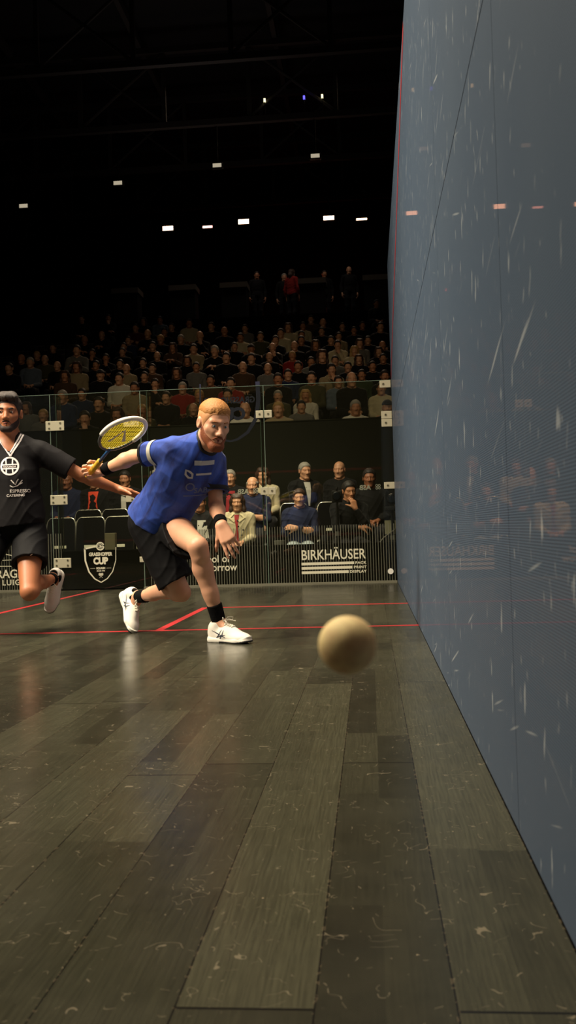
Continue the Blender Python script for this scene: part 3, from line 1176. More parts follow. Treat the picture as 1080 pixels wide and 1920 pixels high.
# shield on the door
f = Flat()
sh = [(-0.175, 0.19), (-0.05, 0.215)]
f.line(sh, 0.016)
f.line([(-0.172, 0.195), (-0.168, 0.06), (-0.13, -0.06), (-0.07, -0.135), (0.0, -0.175)], [0.020, 0.018, 0.016, 0.013, 0.011])
f.line([(0.172, 0.20), (0.168, 0.06), (0.13, -0.06), (0.07, -0.135), (0.0, -0.175)], [0.006, 0.007, 0.009, 0.010, 0.011])
f.arc(0.0, 0.215, 0.040, 0.040, 20, 350, 0.012).arc(0.0, 0.215, 0.026, 0.026, 0, 360, 0.004)
f.text('Z', 0.0, 0.202, 0.036, bold=0.002).rect(0.004, 0.042, 0.208, 0.216)
v, q = text_arrays('GRASSHOPPER', 0.052, bold=0.0022)
mx = max(p[0] for p in v)
f.add([(p[0] * 0.130 / mx, p[1]) for p in v], q, 0, 0.112)
v, q = text_arrays('CUP', 0.098, bold=0.006)
mx = max(p[0] for p in v)
f.add([(p[0] * 0.083 / mx, p[1]) for p in v], q, 0, 0.024)
f.text('SQUASH', 0, -0.032, 0.030, bold=0.0016, sx=0.85).text('SINCE 1970', 0, -0.058, 0.018, bold=0.0008)
f.rect(-0.115, -0.062, -0.024, -0.021).rect(0.062, 0.115, -0.024, -0.021)
for q_ in (1, -1):
    f.line([(q_ * 0.016, -0.125), (-q_ * 0.006, -0.100)], 0.004)
    f.arc(-q_ * 0.013, -0.088, 0.010, 0.013, 0, 360, 0.006, 14)
    f.line([(-q_ * 0.020, -0.088), (-q_ * 0.006, -0.088)], 0.010)
on_glass(f, 'tournament_shield', 'cream shield with tournament lettering on black lower glass door', M_PRINT, 0.02, 0.255, cat='emblem')
# large dark blue shield laid on the outer face of the upper pane, reading backwards from the court
f = Flat()
f.text('GRASSHOPPER', 0, 0.40, 0.092, bold=0.0028, sx=0.92)
f.text('CUP', 0, 0.225, 0.175, bold=0.010)
f.line([(-0.31, 0.62), (-0.315, 0.42), (-0.28, 0.22), (-0.19, 0.08), (-0.08, 0.010), (0.0, -0.01)], [0.046, 0.046, 0.042, 0.034, 0.026, 0.020])
f.line([(0.31, 0.62), (0.315, 0.42), (0.28, 0.22), (0.19, 0.08), (0.08, 0.010), (0.0, -0.01)], [0.016, 0.018, 0.022, 0.022, 0.022, 0.020])
on_glass(f, 'tournament_shield', 'large dark blue mirrored shield high on glass beside the red-haired head', plain('navy_shield', (16, 22, 62), 0.6), 1.47, 1.56, 9.764, 'emblem', True)
for x, z, lb in ((2.925, 0.985, 'small mirrored maker lettering over the bearded spectator at right'), (1.625, 0.985, 'small mirrored maker lettering above woman in cream coat')):
    f = Flat().text('ASB', 0.035, 0, 0.070, bold=0.0022)
    on_glass(f, 'maker_lettering', lb, M_WHITE, x, z, 9.764, 'lettering', True)
    f = Flat()
    for a, b in ((-0.115, 0.012), (-0.088, 0.012), (-0.115, 0.040), (-0.088, 0.040)):
        f.arc(a, b, 0.011, 0.011, 0, 360, 0.006, 10)
    on_glass(f, 'maker_emblem', lb.replace('small mirrored maker lettering', 'small four-ring mark beside mirrored letters'), M_WHITE, x, z, 9.764, 'emblem', True)


# steel clamps that hold the panes
def clamp(x, z, w, h, label, bolts, group=None, y=9.742, mat=M_METAL):
    e = empty('glass_clamp', (x, y, z))
    tag(e, label, 'clamp', group)
    MB().box(-w / 2, w / 2, -0.006, 0.008, -h / 2, h / 2).build('plate', mat, e, bevel=0.003)
    for bx, bz in bolts:
        b = MB().disc((bx, -0.006, bz), (0, -1, 0), 0.013, 0.004, 14)
        o = b.build('bolt', plain('bolt_steel', (150, 146, 120), 0.35, 0.5), e)
        MB().disc((bx, -0.010, bz), (0, -1, 0), 0.006, 0.001, 8).build('socket', M_BLACK, o)
    return e


four = [(-0.062, 0.028), (-0.062, -0.028), (0.062, 0.028), (0.062, -0.028)]
clamp(-0.445, 1.79, 0.205, 0.105, 'wide steel door hinge behind neck of black-shirted player, uppermost', four, 'door hinges')
clamp(-0.42, 0.985, 0.19, 0.105, 'wide steel door hinge beside elbow of black-shirted player, middle one', four, 'door hinges')
clamp(-0.40, 0.30, 0.19, 0.105, 'wide steel door hinge above raised white shoe, lowest of three', four, 'door hinges')
clamp(0.40, 1.80, 0.17, 0.100, 'steel latch plate on glass beyond the racket head', [(0.05, 0.025), (0.05, -0.025), (-0.02, 0)])
clamp(0.37, 0.98, 0.10, 0.085, 'steel plate at fingertips of black-shirted player', [(0.02, 0.02), (0.02, -0.02)])
clamp(0.52, 0.315, 0.135, 0.058, 'steel plate low on glass under the black shorts of lunging player', [(0.0, 0)])
for x, z, lb in ((1.795, 1.825, 'square steel glass clamp high on pane joint, left one of pair'), (1.887, 1.825, 'square steel glass clamp high on pane joint, right one of pair'),
                 (1.822, 1.005, 'square steel glass clamp beside old man in blue jacket, left of pair'), (1.905, 1.005, 'square steel glass clamp beside old man in blue jacket, right of pair')):
    clamp(x, z, 0.080, 0.080, lb, [(0.0, 0)])
clamp(3.135, 2.09, 0.115, 0.075, 'steel corner clamp at top of glass back wall', [(-0.02, 0)])
clamp(3.14, 1.765, 0.11, 0.080, 'steel corner clamp, upper of two touching below wall top', [(-0.01, 0)])
clamp(3.14, 1.680, 0.11, 0.080, 'steel corner clamp, lower of two touching below wall top', [(-0.01, 0)])
clamp(3.145, 1.02, 0.11, 0.070, 'steel corner clamp right of bearded spectator', [(-0.015, 0)])
o = MB().disc((3.13, 9.748, 0.118), (0, -1, 0), 0.030, 0.012, 24).build('round_disc', M_WHITE)
tag(o, 'round white disc low on glass in back right corner', 'disc')


# ------------------------------------------------------------------ behind the glass: boards, chairs, cameras
def board(x0, x1, label):
    e = empty('perimeter_board', ((x0 + x1) / 2, 10.24, -0.22))
    tag(e, label, 'board')
    w = (x1 - x0) / 2
    MB().box(-w, w, -0.03, 0.03, 0, 0.625).build('panel', plain('board_black', (5, 5, 5), 0.8, spec=0.08), e)
    MB().box(-w, w, -0.045, 0.045, 0.625, 0.64).build('cap', plain('board_cap', (9, 9, 9), 0.7, spec=0.1), e)
    for q in (-w + 0.2, w - 0.2):
        MB().box(q - 0.03, q + 0.03, 0.03, 0.28, 0, 0.04).build('foot', M_BLACK, e)


board(-4.6, -0.62, 'long black board behind glass at the black-shirted player')
board(-0.58, 0.60, 'short black board behind the shield on the glass door')
board(0.64, 3.5, 'long black board behind glass under the printer lettering')


def make_chair(first):
    e = empty('stacking_chair', (0, 0, 0))
    cl = plain('chair_cloth', (7, 7, 8), 0.9, bump=0.1, spec=0.08)
    ch = plain('chrome', (190, 186, 170), 0.22, 0.9, vary=0.03)
    MB().box(-0.178, 0.178, -0.24, 0.20, 0.375, 0.42).build('seat', cl, e, bevel=0.018)
    b = MB()
    n = 10
    prof = [(-0.178, 0.50)] + [(-0.178 + 0.06 * (1 - math.cos(math.pi / 2 * i / n)), 0.83 + 0.10 * math.sin(math.pi / 2 * i / n)) for i in range(n + 1)]
    prof = prof + [(-x, z) for x, z in reversed(prof)]
    lean = lambda z: 0.20 + (z - 0.45) * 0.16
    fr = [(x, lean(z) - 0.014, z) for x, z in prof]
    bk = [(x, lean(z) + 0.014, z) for x, z in prof]
    b.poly(fr)
    b.poly(list(reversed(bk)))
    for i in range(len(prof)):
        j = (i + 1) % len(prof)
        b.poly([fr[j], fr[i], bk[i], bk[j]])
    b.build('backrest', cl, e)
    MB().tube([(x * 1.03, lean(z), z + 0.004) for x, z in prof], 0.010, 8).build('rim', ch, e, True)
    MB().box(-0.075, 0.075, lean(0.57) - 0.0165, lean(0.57) - 0.0145, 0.555, 0.590).build('name_plate', M_PRINT, e)
    for sx, sy, ty in ((-0.165, -0.22, -0.24), (0.165, -0.22, -0.24), (-0.165, 0.2, 0.26), (0.165, 0.2, 0.26)):
        MB().tube([(sx, sy, 0.44), (sx * 1.02, ty, 0.0)], 0.011, 8).build('leg', ch, e, True)
    return e


CHAIR = make_chair(True)
chair_used = False


def chair(x, y, z, rz, label, group):
    global chair_used
    o = CHAIR if not chair_used else copy_tree(CHAIR)
    chair_used = True
    o.location = (x, y, z)
    o.rotation_euler = (0, 0, rz)
    tag(o, label, 'chair', group)
    return o


for x, y, z, lb in ((-0.55, 11.05, -0.12, 'empty black chair in front row, behind left half of shield'), (-0.185, 11.05, -0.12, 'empty black chair in front row, behind right half of shield'),
                    (-0.93, 11.05, -0.12, 'empty black chair in front row, beside hip of black-shirted player'), (-0.90, 12.1, 0.0, 'empty black chair in second row below orange shirt'),
                    (-0.525, 12.1, 0.0, 'empty black chair in second row before man in white shirt'), (1.92, 12.1, 0.0, 'empty black chair right of old man in blue jacket'),
                    (2.42, 12.1, 0.0, 'empty black chair behind youth in jeans'), (3.45, 12.1, 0.0, 'empty black chair at far right, behind the dome camera')):
    chair(x, y, z, 0, lb, 'empty chairs behind the glass')


def tripod(x, y, z, h, label, name='camera_tripod', cat='tripod', spread=0.30):
    e = empty(name, (x, y, z))
    tag(e, label, cat)
    MB().tube([(0, 0, h * 0.45), (0, 0, h)], 0.014, 10).build('column', M_BLACK, e)
    MB().disc((0, 0, h * 0.62), (0, 0, 1), 0.03, 0.05, 12).build('collar', plain('grey_plastic', (92, 92, 86), 0.5), e)
    for k in range(3):
        a = 1.57 + k * 2.094
        MB().tube([(0, 0, h * 0.62), (spread * math.cos(a), spread * math.sin(a), 0.012)], [0.013, 0.010], 8).build('leg', M_BLACK, e)
    return e


tripod(3.19, 10.85, -0.12, 0.89, 'black tripod in right corner carrying the dome camera', spread=0.2)
e = empty('dome_camera', (3.19, 10.85, 0.77))
tag(e, 'black remote dome camera on the corner tripod', 'camera')
MB().box(-0.085, 0.085, -0.07, 0.09, 0.0, 0.05).build('base', M_BLACK, e, bevel=0.01)
MB().box(-0.085, -0.060, -0.03, 0.05, 0.05, 0.20).build('yoke', M_BLACK, e, bevel=0.008)
MB().box(0.060, 0.085, -0.03, 0.05, 0.05, 0.20).build('yoke', M_BLACK, e, bevel=0.008)
F = Field((-0.09, -0.11, 0.03), (0.09, 0.12, 0.24), 0.006)
F.ell((0, 0.0, 0.135), (0.062, 0.085, 0.068))
F.build('head', plain('gloss_black', (16, 18, 20), 0.25), e)
MB().disc((0, -0.075, 0.135), (0, -1, 0), 0.040, 0.02, 20).build('lens', plain('lens_glass', (20, 26, 34), 0.08), e)
o = MB().box(3.10, 3.28, 10.87, 10.89, 0.50, 0.66).build('control_box', plain('beige_box', (130, 126, 98), 0.6))
o = tag(o, 'small beige box strapped to the corner tripod', 'box')
o = MB().tube([(3.23, 10.86, 0.56), (3.08, 10.70, 0.46), (2.98, 10.6, 0.34), (3.00, 10.55, 0.24), (3.06, 10.5, 0.10), (3.12, 10.46, -0.02), (3.22, 10.43, -0.11)], 0.007, 8).build('camera_cable', plain('grey_cable', (120, 118, 106), 0.6), smooth=True)
tag(o, 'thin grey cable hanging from the corner tripod', 'cable')
o = MB().box(-0.06, 0.06, 10.20, 10.28, 0.42, 0.61).build('water_carton', plain('beige_card', (120, 112, 84), 0.7), bevel=0.006)
tag(o, 'upright beige carton on short black board above the shield', 'carton')
o = MB().box(0.30, 0.46, 10.20, 10.28, 0.42, 0.50).build('paper_cup_box', plain('white_card', (176, 172, 150), 0.7), bevel=0.006)
tag(o, 'small white box on short black board near the black shorts', 'box')
o = MB().box(1.86, 1.98, 10.20, 10.28, 0.42, 0.47).build('card_box', plain('grey_card', (110, 108, 98), 0.7), bevel=0.006)
tag(o, 'small grey box on long board beside pane joint', 'box')

# ------------------------------------------------------------------ hall lamps
def flood(x, y, z, w, h, strength, label, col=(1.0, 0.70, 0.48), group='bright floodlights'):
    e = empty('floodlight', (x, y, z))
    tag(e, label, 'floodlight', group)
    MB().box(-w / 2 - 0.03, w / 2 + 0.03, 0.0, 0.10, -h / 2 - 0.03, h / 2 + 0.03).build('housing', M_BLACK, e)
    MB().box(-w / 2, w / 2, -0.012, -0.001, -h / 2, h / 2).build('diffuser', emit('lamp_%.2f_%.2f' % (strength, col[2]), col, strength), e)
    MB().box(-0.02, 0.02, 0.04, 0.07, h / 2 + 0.03, 10.95 - z).build('hanger', M_BLACK, e)


for x, z, w, h, s_, lb in ((-2.576, 9.305, 0.30, 0.12, 5, 'bright floodlight, leftmost of the lit row'), (-1.427, 9.28, 0.28, 0.06, 3.0, 'pinkish dim strip floodlight between two bright ones'),
                           (-0.387, 9.37, 0.30, 0.13, 5.5, 'bright floodlight in middle of the lit row'), (2.039, 9.33, 0.30, 0.11, 5.5, 'bright floodlight nearest left of the blue wall'),
                           (2.961, 9.24, 0.30, 0.05, 4.5, 'thin bright floodlight closest to blue wall edge')):
    flood(x, 26.2, z, w, h, s_, lb, (1.0, 0.66, 0.44) if s_ > 4 else (1.0, 0.5, 0.42))
for x, z, lb in ((-5.263, 8.68, 'dim roof lamp, leftmost and lowest of the arching four'), (-2.897, 9.096, 'dim roof lamp, second of the arching four'),
                 (-0.458, 9.369, 'dim roof lamp, third of the arching four'), (1.905, 9.446, 'dim roof lamp, rightmost and highest of the arching four')):
    flood(2.9345 + (x - 2.9345) * 1.0631, 23.4, 0.598 + (z - 0.598) * 1.0631, 0.22, 0.095, 0.42, lb, (1.0, 0.86, 0.62), 'dim roof lamps')
for x, z, c, lb in ((0.734, 11.2, (1.0, 0.9, 0.5), 'tiny yellowish pilot light on roof beam, left of three'), (1.681, 11.2, (0.12, 0.1, 1.0), 'tiny blue pilot light on roof beam'),
                    (2.114, 11.2, (1.0, 0.9, 0.5), 'tiny yellowish pilot light on roof beam, right of the blue one')):
    x = 2.9345 + (x - 2.9345) * 1.058
    o = empty('pilot_light', (x, 23.3, 11.10))
    MB().box(-0.01, 0.01, -0.01, 0.01, 0.0, 0.34).build('stem', M_BLACK, o)
    MB().box(-0.024, 0.024, -0.03, 0.03, 0.32, 0.40).build('bulb', emit('pilot_%.2f' % c[2], c, 2.0), o)
    tag(o, lb, 'pilot light')
area('stand_back_lamp', (-1.2, 25.2, 11.6), (-1.0, 17.5, 3.0), 2.6, 16, (1.0, 0.74, 0.5), 46)
area('stand_back_lamp', (2.4, 25.2, 11.6), (1.5, 17.5, 3.0), 2.6, 16, (1.0, 0.74, 0.5), 46)
area('roof_fill', (-1.0, 22.0, 7.6), (-1.0, 21.0, 13.0), 3.0, 9, (1.0, 0.86, 0.8), 150)  # added uplight without a fixture, lifts the dark roof and trusses
area('gallery_fill', (0.0, 27.6, 10.6), (0.0, 28.4, 8.0), 7.0, 12, (1.0, 0.84, 0.7), 120, 0.5)  # added fill without a fixture, brings up the desks and people
# a small red lamp low behind the people on the gallery
rl = bpy.data.lights.new('gallery_lamp', 'POINT')
rl.energy, rl.color, rl.shadow_soft_size = 6.0, (1.0, 0.12, 0.08), 0.12
ro = bpy.data.objects.new('gallery_lamp', rl)
COL.objects.link(ro)
ro.location = (0.95, 29.9, 8.05)


# commentary desks along the gallery behind the stand
def desk(x, y, label):
    e = empty('commentary_desk', (x, y, 6.95))
    tag(e, label, 'desk', 'desks along the gallery')
    MB().box(-0.42, 0.42, -0.35, 0.35, 1.02, 1.18).build('top', plain('desk_top', (104, 96, 84), 0.7), e)
    MB().box(-0.38, 0.38, -0.30, 0.30, 0.0, 1.02).build('body', plain('desk_body', (9, 6, 5), 0.8), e)


for x, lb in ((-4.35, 'pale-topped desk on gallery, leftmost of five'), (-2.56, 'pale-topped desk on gallery, second from left'), (-0.98, 'pale-topped desk on gallery, middle of five'),
              (1.41, 'pale-topped desk on gallery beside woman in red'), (3.35, 'pale-topped desk on gallery, nearest to blue wall')):
    desk(x, 28.3, lb)


# ------------------------------------------------------------------ the ball
F = Field((-0.024, -0.024, -0.024), (0.024, 0.024, 0.024), 0.0016)
F.ell((0, 0, 0), (0.0202, 0.0202, 0.0202))
t = NT('worn_ball_rubber')
pp = t.pos(True)
nz = t.noise(pp, 42, 3, 0.5, 0.4)
base = t.mix(t.ramp(nz, 0.40, 0.66), lin((255, 230, 164)), lin((220, 182, 128)))
t.l(base, t.b.inputs['Base Color'])
t.b.inputs['Roughness'].default_value = 0.7
ball = F.build('squash_ball', t.m)
ball.location = (2.9160, 0.470, 0.5165)
tag(ball, 'large blurred off-white squash ball in mid-air near the camera', 'ball')

V = lambda *a: np.array(a, float)
SKIN_A = plain('pale_skin', (214, 160, 128), 0.48, vary=0.10, scale=14, bump=0.06, sub=0.08)
SKIN_B = plain('tanned_skin', (172, 110, 74), 0.48, vary=0.10, scale=14, bump=0.06, sub=0.08)


def face_parts(H, parent, brow, lip, iris, brow_h=0.0045):
    """eyes, brows and lips laid on the face"""
    for q in (1, -1):
        c = hp(H, q * 0.031, 0.0750, 0.005)
        F = Field(c - 0.02, c + 0.02, 0.0014)
        F.ell(c, np.array((0.0120, 0.0126, 0.0090)) * H['s'], H['M'])
        e = F.build('eye', plain('eye_white', (214, 204, 196), 0.25, vary=0.02), parent)
        ic = hp(H, q * 0.031 - 0.001, 0.0865, 0.0045)
        G = Field(ic - 0.012, ic + 0.012, 0.0012)
        G.ell(ic, np.array((0.0062, 0.0026, 0.0066)) * H['s'], H['M'])
        G.build('iris', plain(iris[0], iris[1], 0.2), e)
        G = MB().tube([hp(H, q * 0.047, 0.0745, 0.024), hp(H, q * 0.036, 0.0845, 0.0285), hp(H, q * 0.016, 0.091, 0.0245)], [0.0022, brow_h, brow_h * 0.9], 8)
        G.build('eyebrow', brow, parent, True)
    G = MB().tube([hp(H, 0.024, 0.080, -0.065), hp(H, 0.010, 0.0895, -0.0610), hp(H, 0.0, 0.0905, -0.0625), hp(H, -0.010, 0.0895, -0.0610), hp(H, -0.024, 0.080, -0.065)], [0.002, 0.0042, 0.0042, 0.0042, 0.002], 8)
    G.tube([hp(H, 0.021, 0.080, -0.070), hp(H, 0.0, 0.0895, -0.0745), hp(H, -0.021, 0.080, -0.070)], [0.002, 0.0050, 0.002], 8)
    G.build('lips', lip, parent, True)
    MB().tube([hp(H, 0.021, 0.0815, -0.0665), hp(H, 0.0, 0.0915, -0.0675), hp(H, -0.021, 0.0815, -0.0665)], [0.001, 0.0034, 0.001], 8).build('mouth_opening', plain('mouth_dark', (48, 18, 16), 0.6), parent, True)


def cap_shell(H, off, line, h=0.0028, rough=0.0, wl=0.02, seed=1, extra=None, taper=0.014, thick=None):
    """hair or beard: the head's own shape, swollen where line(x, y, z) of the head frame is negative and thinning out to the skin at its edge"""
    full, off = off, 0.0
    c = H['c']
    F = Field(c - 0.16, c + 0.17, h)
    K = dict(H)
    M, s = H['M'], H['s']
    P = lambda x, y, z: hp(H, x, y, z)
    F.ell(P(0, -0.012, 0.030), (np.array((0.076, 0.098, 0.088)) + off) * s, M, 0.01)
    F.ell(P(0, 0.026, -0.035), (np.array((0.060, 0.068, 0.078)) + off) * s, M, 0.03)
    F.rc(P(0.047, 0.0, -0.055), P(0.018, 0.068, -0.098), (0.021 + off) * s, (0.017 + off) * s, 0.02)
    F.rc(P(-0.047, 0.0, -0.055), P(-0.018, 0.068, -0.098), (0.021 + off) * s, (0.017 + off) * s, 0.02)
    F.rc(P(0.012, 0.074, -0.098), P(-0.012, 0.074, -0.098), (0.018 + off) * s, (0.018 + off) * s, 0.015)
    if extra:
        extra(F, P, M, s)

    def lim(X, Y, Z):
        d = [(X - c[0]), (Y - c[1]), (Z - c[2])]
        return [(M[i][0] * d[0] + M[i][1] * d[1] + M[i][2] * d[2]) / s for i in range(3)]
    X, Y, Z = F.ax[0][:, None, None], F.ax[1][None, :, None], F.ax[2][None, None, :]
    x, y, z = lim(X, Y, Z)
    ln = line(x, y, z)
    amt = np.clip(-ln / taper, 0, 1)
    amt = np.sqrt(amt) * (thick(x, y, z) if thick else 1.0)
    F.F = (F.F - (full * amt * s) + np.where(ln > 0, 0.005, 0.0)).astype(np.float32)
    if rough:
        F.folds(rough, [(M[1] + 0.3 * M[0], wl), (M[0] + 0.4 * M[1], wl * 0.8)], seed)
    return F


# ------------------------------------------------------------------ the lunging player in blue
J = dict(pel=V(1.720, 5.12, 0.675), neck=V(2.045, 4.87, 1.070), shR=V(1.868, 4.85, 1.045), elR=V(1.612, 5.02, 1.030), wrR=V(1.420, 5.12, 0.972),
         shL=V(2.062, 5.06, 0.985), elL=V(2.078, 5.01, 0.745), wrL=V(2.140, 4.79, 0.627),
         hipL=V(1.785, 5.13, 0.645), knL=V(2.018, 4.74, 0.520), anL=V(2.105, 4.84, 0.105),
         hipR=V(1.660, 5.09, 0.645), knR=V(1.852, 5.08, 0.262), anR=V(1.514, 5.42, 0.212))
H = dict(c=V(2.118, 4.775, 1.172), s=1.03, M=frame((0.50, -0.80, -0.36), (0.20, -0.22, 0.95)))
person = empty('person', (2.17, 4.79, 0.0))
tag(person, 'red-haired player in blue shirt lunging low with racket arm drawn back', 'person')
POFF = Matrix.Translation(person.location)


def local(o):
    """parent keeps the part where it was sculpted"""
    o.matrix_basis = Matrix.Translation(-Vector(person.location)) @ o.matrix_basis
    return o


F = Field((1.20, 4.42, -0.02), (2.42, 5.66, 1.34), 0.0047)
body_shape(F, J, H)
head_shape(F, H)
HW = J['wrR']
HD, HN = un(V(-0.95, -0.12, -0.16)), un(V(-0.10, -0.98, 0.05))
hand_shape(F, HW, HD, HN, -1, 0.98, 1.02, 0.02, 0.95)
hand_shape(F, J['wrL'], V(0.42, -0.28, -0.86), V(0.10, 0.95, -0.25), 1, [0.14, 0.26, 0.34, 0.40], 1.05, 0.07, 0.15)
foot_shape(F, J['anL'], V(2.085, 4.845, 0.04), V(2.24, 4.75, 0.035))
foot_shape(F, J['anR'], V(1.425, 5.49, 0.20), V(1.488, 5.385, 0.06))
body = F.build('body', SKIN_A, person)
local(body)
BODY_BVH = bvh_of(body.data)
A, Bh = torso_frames(J)

# shirt
BLUE = cloth('blue_shirt_cloth', (42, 78, 178), (20, 34, 98))
F = Field((1.36, 4.50, 0.55), (2.36, 5.46, 1.26), 0.0045)
torso_shape(F, J, 0.018, 1.0)
hemc = J['pel'] + A[2] * 0.02
F.rc(J['pel'] + A[2] * 0.20, J['pel'] - A[2] * 0.04, 0.145, 0.160, 0.05)
sleeve(F, J['shR'], J['elR'], 0.66, 0.012, 0.012)
sleeve(F, J['shL'], J['elL'], 0.72, 0.016, 0.016)
hollow(F, J['shR'], J['elR'], 0.66, 0.052)
hollow(F, J['shL'], J['elL'], 0.72, 0.052)
F.cut(hemc - A[2] * 0.035, un(-A[2] + np.array([0.0, 0, -0.15])))
F.rc(J['neck'] - A[2] * 0.03 + A[1] * 0.005, J['neck'] + A[2] * 0.12 + A[1] * 0.03, 0.062, 0.075, 0.004, 'sub')
F.folds(0.0044, [((1, 0.2, -0.9), 0.17), ((0.3, 0.3, 1), 0.24), ((1, -0.4, 0.5), 0.13)], 3)
shirt = local(F.build('shirt', BLUE, person))
SB = bvh_of(shirt.data)
TRIM = plain('black_trim', (13, 14, 22), 0.7)


def ring(name, a, d, r, half, mat, r2=None, e=0.0):
    """a band of cloth around a limb"""
    d = un(d)
    F = Field(np.array(a) - 0.14, np.array(a) + 0.14, 0.003)
    F.rc(a - d * 0.1, a + d * 0.1, r, r2 or r, 0, 'add', [(a + d * half, d), (a - d * half, -d)])
    return F.build(name, mat, person)


def band(name, pts, w, bvh, mat, n=40, off=0.004, close=True, parent=None):
    """a strip laid round the shirt through the ring of points (centre, axis, radius guess) by shooting rays inwards"""
    c, ax, up = pts
    ax = un(ax)
    e1 = un(np.cross(ax, up))
    e2 = np.cross(ax, e1)
    vs, ok = [], []
    for i in range(n):
        a = 2 * math.pi * i / n
        dr = e1 * math.cos(a) + e2 * math.sin(a)
        row = []
        for q in (-1, -0.33, 0.33, 1):
            o = np.array(c) + ax * q * w
            h = bvh.ray_cast(Vector(o + dr * 0.16), Vector(-dr))
            row.append(tuple(np.array(h[0]) + dr * off) if h[0] is not None and (np.array(h[0]) - o) @ dr > 0 else None)
        vs.append(row)
    V_, F_ = [], []
    ids = {}
    for i in range(n):
        for j in range(4):
            if vs[i][j] is not None:
                ids[(i, j)] = len(V_)
                V_.append(vs[i][j])
    for i in range(n):
        for j in range(3):
            q = [(i, j), ((i + 1) % n, j), ((i + 1) % n, j + 1), (i, j + 1)]
            if all(k in ids for k in q):
                P4 = [np.array(V_[ids[k]]) for k in q]
                if max(np.linalg.norm(P4[a] - P4[(a + 1) % 4]) for a in range(4)) < 0.05:
                    F_.append(tuple(ids[k] for k in q))
    me = bpy.data.meshes.new(name)
    me.from_pydata(V_, [], F_)
    me.update()
    return link(name, me, mat, parent or person, True)


sd = un(J['elR'] - J['shR'])
local(band('sleeve_band', (J['shR'] + (J['elR'] - J['shR']) * 0.36, sd, (0, 0, 1)), 0.014, SB, plain('white_cloth', (226, 222, 206), 0.8, vary=0.05)))['label'] = 'white band round the blue sleeve'
local(band('sleeve_cuff', (J['shR'] + (J['elR'] - J['shR']) * 0.62, sd, (0, 0, 1)), 0.009, SB, TRIM))['label'] = 'black cuff of the blue sleeve'
sl = un(J['elL'] - J['shL'])
local(band('sleeve_cuff', (J['shL'] + (J['elL'] - J['shL']) * 0.66, sl, (1, 0, 0)), 0.012, SB, TRIM))['label'] = 'black cuff of the blue sleeve'
# collar: a thick rim where the neck leaves the shirt
na, nd = J['neck'] + A[1] * 0.005, un(A[2] * 0.15 + A[1] * 0.025)
e1 = un(np.cross(nd, A[1]))
e2 = np.cross(nd, e1)
vv = np.empty(len(shirt.data.vertices) * 3, dtype=np.float32)
shirt.data.vertices.foreach_get('co', vv)
vv = vv.reshape(-1, 3) - na
hh, c1, c2 = vv @ nd, vv @ e1, vv @ e2
rr, aa = np.hypot(c1, c2), np.arctan2(c2, c1)
rim = []
for i in range(28):
    a = 2 * math.pi * i / 28
    mk = (np.abs((aa - a + math.pi) % (2 * math.pi) - math.pi) < 0.14) & (rr < 0.090) & (hh > -0.08)
    if mk.any():
        k = np.argmax(np.where(mk, hh - rr * 0.4, -9))
        rim.append(na + nd * hh[k] + e1 * c1[k] + e2 * c2[k])
nr = len(rim)
rim = [(rim[i - 1] + rim[i] + rim[(i + 1) % nr]) / 3 for i in range(nr)]
local(MB().tube(rim, 0.0105, 8, True).build('collar', TRIM, person, True))['label'] = 'black round collar'
# prints on the chest and shoulders
GREY = plain('shirt_print', (196, 200, 206), 0.7, vary=0.06)
cx, cu_ = A[0], A[2]
co = J['neck'] - A[2] * 0.20
PU, PV = V(0.97, 0.22, -0.06), V(0, -0.25, 0.97)
PX = lambda i: (V(2.069, 4.75, 0.947), V(1.985, 4.75, 0.892), V(1.975, 4.80, 0.806))[i]
PF = Flat().rect(-0.055, 0.055, -0.013, 0.013, 8)
o = local(PF.wrap('chest_print', GREY, PX(0), PU, PV, SB, person))
o['label'] = 'grey bar print high on the chest'
PF = Flat().line([(-0.02, 0.022), (-0.022, -0.002), (-0.006, -0.020), (0.014, -0.022), (0.016, 0.0), (0.0, 0.014)], 0.012, True).rect(0.035, 0.12, -0.008, 0.004, 6)
o = local(PF.wrap('chest_print', GREY, PX(1), PU, PV, SB, person))
o['label'] = 'pale leaf mark with a line of print'
PF = Flat().arc(0, 0.018, 0.022, 0.022, 0, 360, 0.007, 18).text('SABA', 0.075, -0.020, 0.045, bold=0.001).rect(-0.035, 0.15, -0.040, -0.034, 8)
o = local(PF.wrap('chest_print', plain('dim_print', (96, 112, 150), 0.7), PX(2), PU, PV, SB, person))
o['label'] = 'faint round mark with letters on the stomach'

# shorts
BLACK = cloth('black_shorts_cloth', (10, 10, 12), None, 0.75, 0.0, 0.2)
F = Field((1.40, 4.55, 0.20), (2.20, 5.52, 0.90), 0.0047)
F.ell(J['pel'] + A[2] * 0.02, (0.176, 0.128, 0.125), Bh, 0.04)
for hp_, kn_, fr in (('hipL', 'knL', 0.76), ('hipR', 'knR', 0.86)):
    d = un(J[kn_] - J[hp_])
    end = J[hp_] + (J[kn_] - J[hp_]) * fr
    F.rc(J[hp_], end + d * 0.08, 0.106, 0.112, 0.03, 'add', [(end, d)])
    F.rc(end - d * 0.03, end + d * 0.12, 0.082, 0.090, 0.004, 'sub')
F.cut(J['pel'] + A[2] * 0.10, A[2])
F.folds(0.0042, [((0.8, 0.2, -0.6), 0.15), ((0.2, 0.5, 1), 0.21), ((1, -0.5, 0.3), 0.12)], 8)
local(F.build('shorts', BLACK, person))
